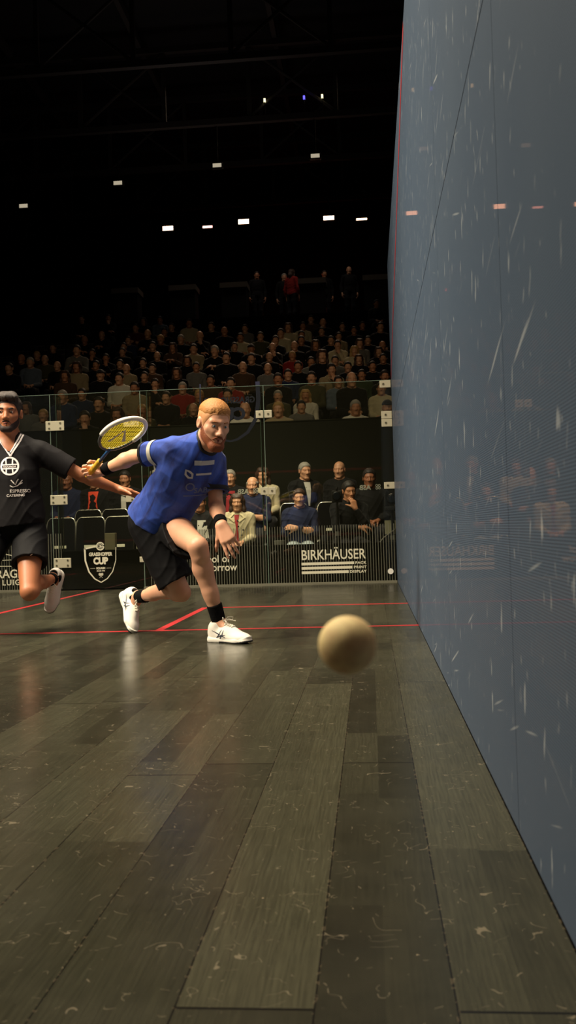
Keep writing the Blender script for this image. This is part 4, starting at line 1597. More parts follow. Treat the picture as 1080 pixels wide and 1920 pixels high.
# socks, wrist bands
SOCK = cloth('black_sock_knit', (9, 9, 10), None, 0.9, 0.0, 0.12)
for an_, kn_ in (('anL', 'knL'), ('anR', 'knR')):
    d = un(J[kn_] - J[an_])
    F = Field(J[an_] - 0.17, J[an_] + 0.2, 0.0035)
    F.rc(J[an_] - d * 0.03, J[an_] + d * 0.16, 0.038, 0.045, 0.01, 'add', [(J[an_] + d * 0.105, d)])
    F.rc(J[an_] - d * 0.03, J[an_] - d * 0.06, 0.040, 0.040, 0.02)
    F.folds(0.0025, [(d, 0.02)], 2)
    so = local(F.build('sock', SOCK, person))
for w_, e_, off_ in (('wrR', 'elR', 0.022), ('wrL', 'elL', 0.040)):
    d = un(J[e_] - J[w_])
    c = J[w_] + d * off_
    F = Field(c - 0.09, c + 0.09, 0.003)
    F.rc(c - d * 0.05, c + d * 0.05, 0.036, 0.038, 0, 'add', [(c + d * 0.030, d), (c - d * 0.030, -d)])
    F.folds(0.002, [(d, 0.03)], 4)
    local(F.build('wristband', SOCK, person))
sh1 = put_shoe((2.043, 4.868, 0.0), (2.292, 4.720, 0.0), (0, 0, 1), person, 'white shoe planted flat')
sh2 = put_shoe((1.400, 5.500, 0.235), (1.487, 5.372, -0.012), (0.80, -0.45, 0.40), person, 'white shoe tipped up on its toe')
for s_ in (sh1, sh2):
    local(s_)
# hair: short, lighter on top, and a beard
HAIR_R = NT('ginger_hair')
gx = HAIR_R.noise(HAIR_R.pos(), 160, 4, 0.6, 0.5)
HAIR_R.l(HAIR_R.mix(gx, lin((140, 84, 34)), lin((206, 146, 74))), HAIR_R.b.inputs['Base Color'])
HAIR_R.b.inputs['Roughness'].default_value = 0.6
HAIR_R.bump(HAIR_R.noise(HAIR_R.pos(), 300, 3), 0.5, 0.004)
mxv = np.maximum
HY = [-0.12, -0.045, -0.032, 0.010, 0.024, 0.050, 0.066, 0.11]
hl = lambda x, y, z: np.interp(y, HY, [0.035, 0.045, 0.050, 0.050, 0.048, 0.055, 0.066, 0.074]) + 0.003 * np.sin(x * 170 + 1) + 0.002 * np.sin(x * 390) - z
F = cap_shell(H, 0.0125, hl, 0.003, 0.003, 0.012, 4, taper=0.035)
local(F.build('hair', HAIR_R.m, person))['label'] = 'cropped ginger hair, fuller on top'
side = lambda x, y, z: np.maximum(np.interp(y, HY, [-0.065, -0.055, 0.012, 0.026, -0.020, 0.026, 0.056, 0.07]) - z, z - 0.085)
F = cap_shell(H, 0.004, side, 0.003, 0.001, 0.02, 5, taper=0.03)
local(F.build('hair_sides', plain('ginger_fade', (196, 140, 92), 0.6, vary=0.15, scale=120), person))
def beard_line(x, y, z):
    top = np.interp(y, [0.0, 0.02, 0.045, 0.065, 0.080, 0.12], [-0.005, -0.012, -0.040, -0.056, -0.070, -0.078])
    return np.maximum(np.maximum(z - top, 0.006 - y), 0.0165 - np.sqrt((x * 0.60) ** 2 + (y - 0.095) ** 2 * 0.2 + (z + 0.066) ** 2))


def beard_extra(F, P, M, s):
    F.rc(P(0.012, 0.080, -0.104), P(-0.012, 0.080, -0.104), 0.022 * s, 0.022 * s, 0.015)


F = cap_shell(H, 0.0060, beard_line, 0.0028, 0.002, 0.012, 6, beard_extra)
BEARD_R = plain('ginger_beard', (128, 68, 34), 0.7, vary=0.35, scale=140)
local(F.build('beard', BEARD_R, person))
mo = MB().tube([hp(H, 0.030, 0.080, -0.066), hp(H, 0.016, 0.0925, -0.0530), hp(H, 0, 0.0955, -0.0500), hp(H, -0.016, 0.0925, -0.0530), hp(H, -0.030, 0.080, -0.066)], [0.003, 0.006, 0.0052, 0.006, 0.003], 8)
local(mo.build('moustache', BEARD_R, person, True))
n0 = set(person.children)
face_parts(H, person, plain('ginger_brow', (156, 100, 58), 0.7), plain('lip_a', (176, 96, 84), 0.45), ('iris_blue', (70, 96, 110)), 0.0034)
for o in set(person.children) - n0:
    local(o)
PLAYER_A = person

# ------------------------------------------------------------------ the racket in his hand (butt at origin, axis along z, face normal along y)
rk = empty('squash_racket')
tag(rk, 'squash racket with yellow strings held behind by the blue-shirted player', 'racket')
HC, RA, RB = 0.515, 0.178, 0.112
egg = []
for i in range(48):
    a = 2 * math.pi * i / 48
    zz = math.cos(a)
    egg.append((RB * math.sin(a) * (1.0 + 0.10 * zz), 0, HC + RA * zz))
G = MB()
pts = [(p[0], 0.0, p[2]) for p in egg]
G.tube(pts, 0.0088, 10, True)
G.build('frame', plain('racket_frame_grey', (66, 70, 72), 0.35, vary=0.05), rk, True)
G = MB()
G.tube([(p[0] * 1.018, 0.0, HC + (p[2] - HC) * 1.014) for i, p in enumerate(egg) if (i <= 15 or i >= 36)][16:] + [(p[0] * 1.018, 0.0, HC + (p[2] - HC) * 1.014) for i, p in enumerate(egg) if i <= 15], 0.0125, 10)
G.build('bumper_guard', plain('bumper_white', (236, 232, 220), 0.5), rk, True)
MB().tube([(0, 0, 0.19), (0, 0, 0.29), (0, 0, HC - RA + 0.01)], [0.0095, 0.0085, 0.010], 10).build('shaft', plain('racket_blue', (30, 74, 120), 0.35), rk, True)
gm = MB()
gp = [(0, 0, 0.0), (0, 0, 0.012), (0, 0, 0.014)]
gr = [0.019, 0.019, 0.0165]
for i in range(24):
    gp.append((0, 0, 0.016 + 0.0078 * i))
    gr.append(0.0165 if i % 2 else 0.0153)
gm.tube(gp, gr, 12)
gm.build('grip', plain('grip_yellow', (206, 160, 36), 0.75), rk, True)
sm = MB()
for i in range(-7, 8):
    x = i * 0.0138
    if abs(x) < RB:
        q = math.sqrt(max(0, 1 - (x / (RB * 1.03)) ** 2)) * RA
        sm.tube([(x * 0.88, 0.0006, HC - q * 0.99), (x * 1.06, 0.0006, HC + q * 0.99)], 0.0014, 5)
for i in range(-11, 12):
    z = HC + i * 0.0150
    q = math.sqrt(max(0, 1 - ((z - HC) / RA) ** 2)) * RB * (1 + 0.1 * (z - HC) / RA)
    sm.tube([(-q, -0.0006, z), (q, -0.0006, z)], 0.0014, 5)
sm.build('string_bed', plain('string_yellow', (238, 216, 50), 0.4, vary=0.05), rk)
sf = Flat().line([(-0.045, HC - 0.08), (0.0, HC + 0.05), (0.045, HC - 0.08)], 0.022)
sf.place('string_stencil', plain('stencil_white', (216, 206, 160), 0.5), (0, -0.0022, 0), (1, 0, 0), (0, 0, 1), rk)
RAX = un(V(0.575, -0.70, 0.365))
RWX = V(0.80, 0.60, 0.05)
RWX = un(RWX - RAX * (RWX @ RAX))
RNY = np.cross(RAX, RWX)
GRIP = HW + HD * 0.066 + HN * 0.030
M4 = Matrix.Identity(4)
for i in range(3):
    M4[i][0], M4[i][1], M4[i][2] = RWX[i], RNY[i], RAX[i]
    M4[i][3] = (GRIP - RAX * 0.065)[i]
rk.matrix_world = M4

# ------------------------------------------------------------------ the player in black at the left edge
J = dict(pel=V(0.722, 5.50, 0.685), neck=V(0.695, 5.52, 1.195), shR=V(0.505, 5.45, 1.135), elR=V(0.345, 5.32, 0.920), wrR=V(0.330, 5.10, 0.810),
         shL=V(0.888, 5.55, 1.125), elL=V(1.125, 5.61, 0.975), wrL=V(1.318, 5.74, 0.888),
         hipL=V(0.825, 5.50, 0.625), knL=V(0.893, 5.27, 0.275), anL=V(0.898, 5.68, 0.325),
         hipR=V(0.625, 5.50, 0.625), knR=V(0.560, 5.20, 0.370), anR=V(0.500, 5.42, 0.100))
H = dict(c=V(0.712, 5.475, 1.366), s=1.0, M=frame((0.22, -0.97, -0.05), (0.03, 0.0, 1.0)))
person = empty('person', (0.50, 5.40, 0.0))
tag(person, 'bearded dark-haired player in black kit running in, cut by left edge', 'person')
F = Field((0.18, 4.95, -0.02), (1.55, 5.98, 1.52), 0.0047)
body_shape(F, J, H)
head_shape(F, H)
hand_shape(F, J['wrL'], V(0.93, 0.22, -0.30), V(-0.05, -0.35, -0.93), 1, [0.10, 0.12, 0.16, 0.2], 1.02, 0.05, 0.1)
hand_shape(F, J['wrR'], V(-0.05, -0.75, -0.55), V(0.95, 0.0, -0.1), 1, 0.7, 1.02, 0.03, 0.6)
foot_shape(F, J['anL'], V(0.902, 5.765, 0.33), V(0.884, 5.73, 0.17))
foot_shape(F, J['anR'], V(0.50, 5.48, 0.04), V(0.49, 5.29, 0.035))
local(F.build('body', SKIN_B, person))
A, Bh = torso_frames(J)
BLK = cloth('black_shirt_cloth', (15, 13, 15), None, 0.75, 0.0, 0.2)
F = Field((0.26, 5.14, 0.56), (1.22, 5.82, 1.32), 0.0045)
torso_shape(F, J, 0.016)
F.rc(J['pel'] + V(0, 0, 0.25), J['pel'] + V(0.0, 0, -0.08), 0.150, 0.172, 0.05)
F.ell(J['pel'] + V(0, 0, 0.05), (0.190, 0.140, 0.20), None, 0.04)
sleeve(F, J['shL'], J['elL'], 0.74, 0.016, 0.014)
sleeve(F, J['shR'], J['elR'], 0.74, 0.016, 0.014)
hollow(F, J['shL'], J['elL'], 0.74, 0.054)
hollow(F, J['shR'], J['elR'], 0.74, 0.054)
F.cut(V(0.7, 5.5, 0.655), V(0.12, 0, -1))
F.rc(J['neck'] - A[2] * 0.03, J['neck'] + A[2] * 0.12, 0.066, 0.082, 0.004, 'sub')
vtip = J['neck'] + A[1] * 0.10 - A[2] * 0.090 + A[0] * 0.018
F.rc(J['neck'] + A[1] * 0.10 + A[2] * 0.02, vtip, 0.058, 0.006, 0.004, 'sub')
F.folds(0.0044, [((1, 0.2, -0.8), 0.18), ((0.2, 0.3, 1), 0.22), ((1, -0.4, 0.4), 0.15)], 12)
shirt = local(F.build('shirt', BLK, person))
SB = bvh_of(shirt.data)
WHITE = plain('white_rib', (224, 216, 214), 0.8, vary=0.04)
vw = Flat()
nk = J['neck']
for q in (1, -1):
    vw.line([(q * 0.088, 0.050), (q * 0.060, -0.020), (0, -0.120)], 0.010)
    vw.line([(q * 0.075, 0.055), (q * 0.046, -0.012), (0, -0.096)], 0.009)
o = local(vw.wrap('collar', WHITE, nk + A[0] * 0.018 + A[2] * 0.012, A[0], A[2], SB, person, 0.004, 4))
o['label'] = 'white double V collar'
bd = Flat()
bd.arc(0, 0, 0.050, 0.054, 0, 360, 0.011, 36)
bd.rect(-0.046, 0.046, 0.006, 0.013, 6).rect(-0.046, 0.046, -0.020, -0.013, 6)
for x0, x1 in ((-0.020, -0.024), (0.016, 0.020)):
    bd.line([(x0, 0.012), (x1 * 0.9, 0.046)], 0.008).line([(x0, -0.018), (x1 * 0.9, -0.046)], 0.008)
bd.text('SQUASH', 0, -0.0095, 0.017, bold=0.0005, spacing=1.2)
bo = J['neck'] - A[2] * 0.172 + A[0] * 0.012
o = local(bd.wrap('chest_badge', WHITE, bo, A[0], A[2], SB, person, 0.003, 2))
o['label'] = 'white barred oval badge'
bd = Flat().line([(-0.022, 0.032), (-0.006, 0.012), (0.002, 0.0), (0.012, 0.022), (0.022, 0.036)], 0.006).line([(-0.03, -0.002), (-0.012, -0.012), (0.016, -0.004), (0.044, 0.030)], 0.005).line([(0.024, 0.004), (0.044, 0.014)], 0.006)
bd.text('ESPRESSO', 0.028, -0.046, 0.028, bold=0.0004).text('CATERING', 0.0, -0.070, 0.022, bold=0.0004)
o = local(bd.wrap('chest_print', plain('shirt_script', (204, 196, 190), 0.7), bo - A[2] * 0.120 + A[0] * 0.026, A[0], A[2], SB, person, 0.003, 2))
o['label'] = 'thin script print under the badge'
F = Field((0.42, 5.02, 0.34), (1.12, 5.76, 0.80), 0.0047)
F.ell(J['pel'], (0.182, 0.132, 0.12), None, 0.04)
for hp_, kn_, fr in (('hipL', 'knL', 0.55), ('hipR', 'knR', 0.62)):
    d = un(J[kn_] - J[hp_])
    end = J[hp_] + (J[kn_] - J[hp_]) * fr
    F.rc(J[hp_], end + d * 0.08, 0.104, 0.112, 0.03, 'add', [(end, d)])
    F.rc(end - d * 0.03, end + d * 0.12, 0.080, 0.090, 0.004, 'sub')
F.folds(0.0045, [((0.8, 0.2, -0.6), 0.16), ((1, 0.5, 0.2), 0.14)], 18)
sho = local(F.build('shorts', BLACK, person))
XB = bvh_of(sho.data)
d = un(J['knL'] - J['hipL'])
bd = Flat().line([(-0.016, -0.004), (-0.006, -0.008), (0.018, 0.008)], [0.003, 0.007, 0.003])
local(bd.wrap('shorts_mark', WHITE, J['hipL'] + d * 0.17 + V(0.04, 0, 0), V(1, 0, 0), V(0, 0, 1), XB, person, 0.003, 2))['label'] = 'small pale swoosh near the hem'
for an_, kn_ in (('anL', 'knL'), ('anR', 'knR')):
    d = un(J[kn_] - J[an_])
    F = Field(J[an_] - 0.17, J[an_] + 0.2, 0.0035)
    F.rc(J[an_] - d * 0.03, J[an_] + d * 0.12, 0.038, 0.043, 0.01, 'add', [(J[an_] + d * 0.045, d)])
    F.rc(J[an_] - d * 0.03, J[an_] - d * 0.05, 0.039, 0.039, 0.02)
    local(F.build('sock', SOCK, person))
local(put_shoe((0.905, 5.800, 0.372), (0.868, 5.715, 0.115), (0.05, -0.95, 0.30), person, 'white shoe kicked up behind', False))
local(put_shoe((0.50, 5.515, 0.0), (0.475, 5.235, 0.0), (0, 0, 1), person, 'white shoe planted on the floor', False))
HAIR_D = plain('dark_hair', (48, 38, 32), 0.5, vary=0.55, scale=110, bump=0.6)
hl2 = lambda x, y, z: np.interp(y, HY, [-0.02, -0.01, 0.03, 0.040, 0.040, 0.050, 0.066, 0.076]) + 0.005 * np.sin(x * 150 + 1) + 0.004 * np.sin(x * 330) - z


def hair_extra(F, P, M, s):
    for x, y, z, r in ((-0.035, 0.058, 0.094, 0.022), (0.0, 0.070, 0.096, 0.022), (0.036, 0.056, 0.094, 0.022), (0.02, 0.01, 0.108, 0.028), (-0.03, 0.01, 0.106, 0.028)):
        F.ell(P(x, y, z), np.array((r, r, r * 0.75)) * s, M, 0.02)


F = cap_shell(H, 0.011, hl2, 0.003, 0.005, 0.016, 24, hair_extra, taper=0.03)
local(F.build('hair', HAIR_D, person))
side2 = lambda x, y, z: np.maximum(np.interp(y, HY, [-0.065, -0.055, 0.012, 0.026, -0.030, 0.024, 0.054, 0.07]) - z, z - 0.085)
F = cap_shell(H, 0.0055, side2, 0.003, 0.001, 0.02, 25, taper=0.02)
local(F.build('hair_sides', HAIR_D, person))
F = cap_shell(H, 0.0032, beard_line, 0.0028, 0.0008, 0.016, 26)
BEARD_D = plain('dark_beard', (44, 30, 26), 0.7, vary=0.3, scale=140)
local(F.build('beard', BEARD_D, person))
mo = MB().tube([hp(H, 0.030, 0.078, -0.066), hp(H, 0.016, 0.0905, -0.0530), hp(H, 0, 0.0935, -0.0495), hp(H, -0.016, 0.0905, -0.0530), hp(H, -0.030, 0.078, -0.066)], [0.002, 0.004, 0.0032, 0.004, 0.002], 8)
local(mo.build('moustache', BEARD_D, person, True))
n0 = set(person.children)
face_parts(H, person, HAIR_D, plain('lip_b', (160, 84, 74), 0.45), ('iris_brown', (40, 26, 18)), 0.0050)
for o in set(person.children) - n0:
    local(o)


# ------------------------------------------------------------------ spectators: a few sculpted sitters, each person a copy with own clothes, hair and size
SEAT = 0.43


def sitter(pose, h, standing=False):
    """returns meshes (body, top, trousers) and the head frame; faces -y, feet on z = 0"""
    dz = 0.0
    if standing:
        J = dict(pel=V(0, 0.02, 0.95), neck=V(0, 0.03, 1.45), hipL=V(0.09, 0.02, 0.90), hipR=V(-0.09, 0.02, 0.90), knL=V(0.10, 0.0, 0.49), knR=V(-0.10, 0.0, 0.49), anL=V(0.11, 0.04, 0.09), anR=V(-0.11, 0.04, 0.09))
    else:
        lean = {'lap': 0.0, 'cross': 0.02, 'chin': -0.14, 'lean': -0.20, 'knees': -0.10}[pose]
        drop = {'lap': 0.0, 'cross': 0.0, 'chin': -0.02, 'lean': -0.03, 'knees': -0.01}[pose]
        J = dict(pel=V(0, 0.06, 0.535), neck=V(0, 0.09 + lean, 1.025 + drop), hipL=V(0.09, 0.02, 0.52), hipR=V(-0.09, 0.02, 0.52),
                 knL=V(0.12, -0.38, 0.50), knR=V(-0.12, -0.38, 0.50), anL=V(0.12, -0.36, 0.09), anR=V(-0.12, -0.36, 0.09))
    n = J['neck']
    J['shL'], J['shR'] = n + V(0.172, 0.0, -0.055), n + V(-0.172, 0.0, -0.055)
    hands = []
    if pose in ('lap', 'stand'):
        if standing:
            J['elL'], J['elR'] = n + V(0.25, 0.02, -0.34), n + V(-0.25, 0.02, -0.34)
            J['wrL'], J['wrR'] = n + V(0.24, -0.06, -0.58), n + V(-0.24, -0.06, -0.58)
            hands = [(V(0, -0.2, -1), V(-1, 0, 0), 1), (V(0, -0.2, -1), V(1, 0, 0), -1)]
        else:
            J['elL'], J['elR'] = n + V(0.198, -0.05, -0.33), n + V(-0.198, -0.05, -0.33)
            J['wrL'], J['wrR'] = V(0.09, -0.20, 0.64), V(-0.07, -0.22, 0.645)
            hands = [(V(-0.75, -0.6, -0.15), V(0.1, 0.2, -1), -1), (V(0.75, -0.6, -0.15), V(-0.1, 0.2, -1), 1)]
    elif pose == 'cross':
        J['elL'], J['elR'] = n + V(0.202, -0.10, -0.30), n + V(-0.202, -0.10, -0.30)
        J['wrL'], J['wrR'] = n + V(-0.05, -0.21, -0.24), n + V(0.05, -0.17, -0.27)
        hands = [(V(-0.95, 0.05, 0.15), V(0, 0.9, -0.3), -1), (V(0.95, 0.15, -0.05), V(0, 0.95, 0), 1)]
    elif pose == 'chin':
        J['elL'], J['elR'] = n + V(0.17, -0.20, -0.30), n + V(-0.20, -0.16, -0.30)
        J['wrL'], J['wrR'] = n + V(0.035, -0.19, -0.06), n + V(0.06, -0.26, -0.29)
        hands = [(V(-0.2, 0.25, 0.9), V(-0.3, 0.9, -0.2), -1), (V(0.95, 0.0, 0.05), V(0, 0.3, -0.9), 1)]
    elif pose in ('lean', 'knees'):
        J['elL'], J['elR'] = n + V(0.21, -0.16, -0.30), n + V(-0.21, -0.16, -0.30)
        J['wrL'], J['wrR'] = n + V(0.03, -0.27, -0.33 if pose == 'knees' else -0.20), n + V(-0.03, -0.27, -0.335 if pose == 'knees' else -0.21)
        hands = [(V(-0.7, -0.5, 0.1), V(-0.3, 0.3, -0.9), -1), (V(0.7, -0.5, 0.1), V(0.3, 0.3, -0.9), 1)]
    HH = dict(c=n + V(0, -0.035, 0.155), s=1.0, M=frame((0, -1, -0.06), (0, 0, 1)))
    if pose == 'chin':
        HH['M'] = frame((0.1, -1, -0.15), (-0.05, 0, 1))
    zt = 1.82 if standing else 1.35
    F = Field((-0.40, -0.52, 0.0), (0.40, 0.30, zt), h)
    body_shape(F, J, HH)
    head_shape(F, HH, h < 0.009)
    for w_, (d_, n_, t_) in zip((J['wrL'], J['wrR']), hands):
        hand_shape(F, w_, d_, n_, t_, 0.45, 1.0, 0.03, 0.4)
    for a in ('anL', 'anR'):
        foot_shape(F, J[a], J[a] + V(0, 0.05, -0.05), J[a] + V(0, -0.15, -0.055))
    body = F.mesh('body', 1)
    F = Field((-0.42, -0.45, 0.40), (0.42, 0.34, zt), h)
    torso_shape(F, J, 0.020)
    arm_shape(F, J['shL'], J['elL'], J['wrL'], 0.013)
    arm_shape(F, J['shR'], J['elR'], J['wrR'], 0.013)
    for w_, e_ in (('wrL', 'elL'), ('wrR', 'elR')):
        d = un(J[w_] - J[e_])
        F.rc(J[w_] - d * 0.012, J[w_] + d * 0.16, 0.052, 0.05, 0, 'sub', [(J[w_] - d * 0.012, -d)])
    F.rc(n - V(0, 0, 0.02), n + V(0, -0.03, 0.13), 0.064, 0.080, 0.004, 'sub')
    F.cut((0, 0, J['pel'][2] - 0.04), (0, 0, -1))
    F.folds(0.006, [((1, 0.2, -0.8), 0.13), ((0.2, 0.3, 1), 0.16)], 5)
    top = F.mesh('top', 1)
    F = Field((-0.36, -0.54, 0.0), (0.36, 0.30, 1.08 if standing else 0.72), h)
    A_, B_ = torso_frames(J)
    F.ell(J['pel'] + A_[2] * 0.01, (0.170, 0.125, 0.12), B_, 0.04)
    for q in 'LR':
        leg_shape(F, J['hip' + q], J['kn' + q], J['an' + q], 0.014)
        F.rc(J['an' + q], J['an' + q] + V(0, -0.16, -0.045), 0.050, 0.042, 0.03)
        F.rc(J['an' + q], J['an' + q] + V(0, 0.03, -0.045), 0.048, 0.042, 0.03)
    F.cut((0, 0, 0.004), (0, 0, -1))
    tro = F.mesh('trousers', 1)
    Mh = Matrix.Identity(4)
    for i in range(3):
        for j in range(3):
            Mh[i][j] = HH['M'][j][i]
        Mh[i][3] = HH['c'][i]
    return dict(body=body, top=top, trousers=tro, head=Mh, J=J, H=HH)


HC0 = dict(c=V(0, 0, 0), s=1.0, M=np.eye(3))


def hair_set(h):
    out = {}
    hd = lambda x, y, z: np.interp(y, HY, [-0.06, -0.05, 0.010, 0.024, -0.012, 0.030, 0.058, 0.07]) - z
    out['short'] = cap_shell(HC0, 0.012, hd, h, 0.006, 0.022, 31, taper=0.026).mesh('hair', 1)
    fr = lambda x, y, z: np.maximum(np.interp(y, HY, [-0.06, -0.05, 0.008, 0.020, -0.012, 0.030, 0.06, 0.07]) - z, z - 0.055)
    out['fringe'] = cap_shell(HC0, 0.008, fr, h, 0.002, 0.03, 32, taper=0.015).mesh('hair', 1)

    def lx(F, P, M, s):
        for q in (1, -1):
            F.chain([P(q * 0.045, 0.02, 0.09), P(q * 0.082, 0.0, 0.02), P(q * 0.085, 0.0, -0.09), P(q * 0.09, 0.02, -0.20)], [0.035, 0.026, 0.032, 0.022], 0.03)
        F.chain([P(0, -0.06, 0.03), P(0, -0.085, -0.08), P(0, -0.075, -0.19)], [0.09, 0.075, 0.05], 0.03)

    def ll(x, y, z):
        face = np.maximum(np.maximum(np.abs(x) - 0.058, 0.062 - y + 0.0), z - 0.062)
        return np.maximum(-np.maximum(np.maximum(np.abs(x) - 0.056, z - 0.066), -0.005 - y), np.maximum(y - 0.095, -0.215 - z))
    c = HC0['c']
    F = Field(c - 0.17 - np.array([0, 0, 0.09]), c + 0.17, h)
    P = lambda x, y, z: hp(HC0, x, y, z)
    F.ell(P(0, -0.012, 0.030), np.array((0.076, 0.098, 0.088)) + 0.015, None, 0.01)
    lx(F, P, None, 1.0)
    F.folds(0.005, [((1, 0.3, 0.1), 0.03)], 33)
    F.limit(ll)
    out['long'] = F.mesh('hair', 1)
    cp = lambda x, y, z: 0.046 - z
    F = cap_shell(HC0, 0.016, cp, h, taper=0.006)
    F.rc((0.03, 0.115, 0.058), (-0.03, 0.115, 0.058), 0.03, 0.03, 0.01, 'add', [((0, 0, 0.066), (0, 0, 1)), ((0, 0, 0.050), (0, 0, -1))])
    out['cap'] = F.mesh('cap', 1)
    return out


HAIRS = hair_set(0.006)
POSES = {p: sitter(p, 0.0095) for p in ('lap', 'cross', 'chin', 'lean')}
STANDER = sitter('stand', 0.0095, True)
HCOL = {'dark': (30, 23, 19), 'grey': (150, 144, 132), 'blond': (178, 140, 84), 'brown': (60, 38, 24), 'white': (190, 184, 170)}
TCOL = {'black': (10, 10, 11), 'blue-grey': (96, 108, 122), 'olive': (72, 70, 46), 'brown': (74, 54, 38), 'beige': (150, 134, 102), 'grey': (106, 104, 98), 'maroon': (84, 30, 28), 'cream': (186, 174, 140),
        'white': (206, 200, 182), 'red': (140, 34, 30), 'blue': (32, 44, 74), 'green': (52, 66, 46), 'navy': (26, 32, 58), 'orange': (226, 70, 36), 'magenta': (120, 20, 70), 'denim': (150, 164, 170)}
SKINS = [plain('skin_tone_fair', (206, 152, 116), 0.5, vary=0.1, scale=20), plain('skin_tone_mid', (184, 126, 90), 0.5, vary=0.1, scale=20), plain('skin_tone_warm', (150, 96, 66), 0.5, vary=0.1, scale=20)]
_seen = {}


def use(name, me, mat, parent):
    """a part that shares its shape with other people but wears its own material"""
    o = bpy.data.objects.new(name, me)
    COL.objects.link(o)
    if not me.materials:
        me.materials.append(mat)
    o.material_slots[0].link = 'OBJECT'
    o.material_slots[0].material = mat
    o.parent = parent
    return o


def spectator(x, y, z, pose, hair, hcol, top, label, group=None, rz=0.0, s=1.0, trousers=(24, 24, 28), skin=0, src=None):
    K = src or POSES[pose]
    b = use('person', K['body'], SKINS[skin], None)
    b.location, b.rotation_euler, b.scale = (x, y, z), (0, 0, rz), (s, s, s)
    tag(b, label, 'person', group)
    use('top', K['top'], cloth('cloth_' + top, TCOL[top], None, 0.8, 0.05, 0.2), b)
    use('trousers', K['trousers'], cloth('trouser_%d_%d_%d' % trousers, trousers, None, 0.8, 0.05, 0.2), b)
    if hair:
        hm = cloth('cap_cloth', (20, 20, 22)) if hair == 'cap' else plain('hair_' + hcol, HCOL[hcol], 0.6, vary=0.3, scale=90)
        o = use('cap' if hair == 'cap' else 'hair', HAIRS[hair], hm, b)
        o.matrix_basis = K['head']
    return b


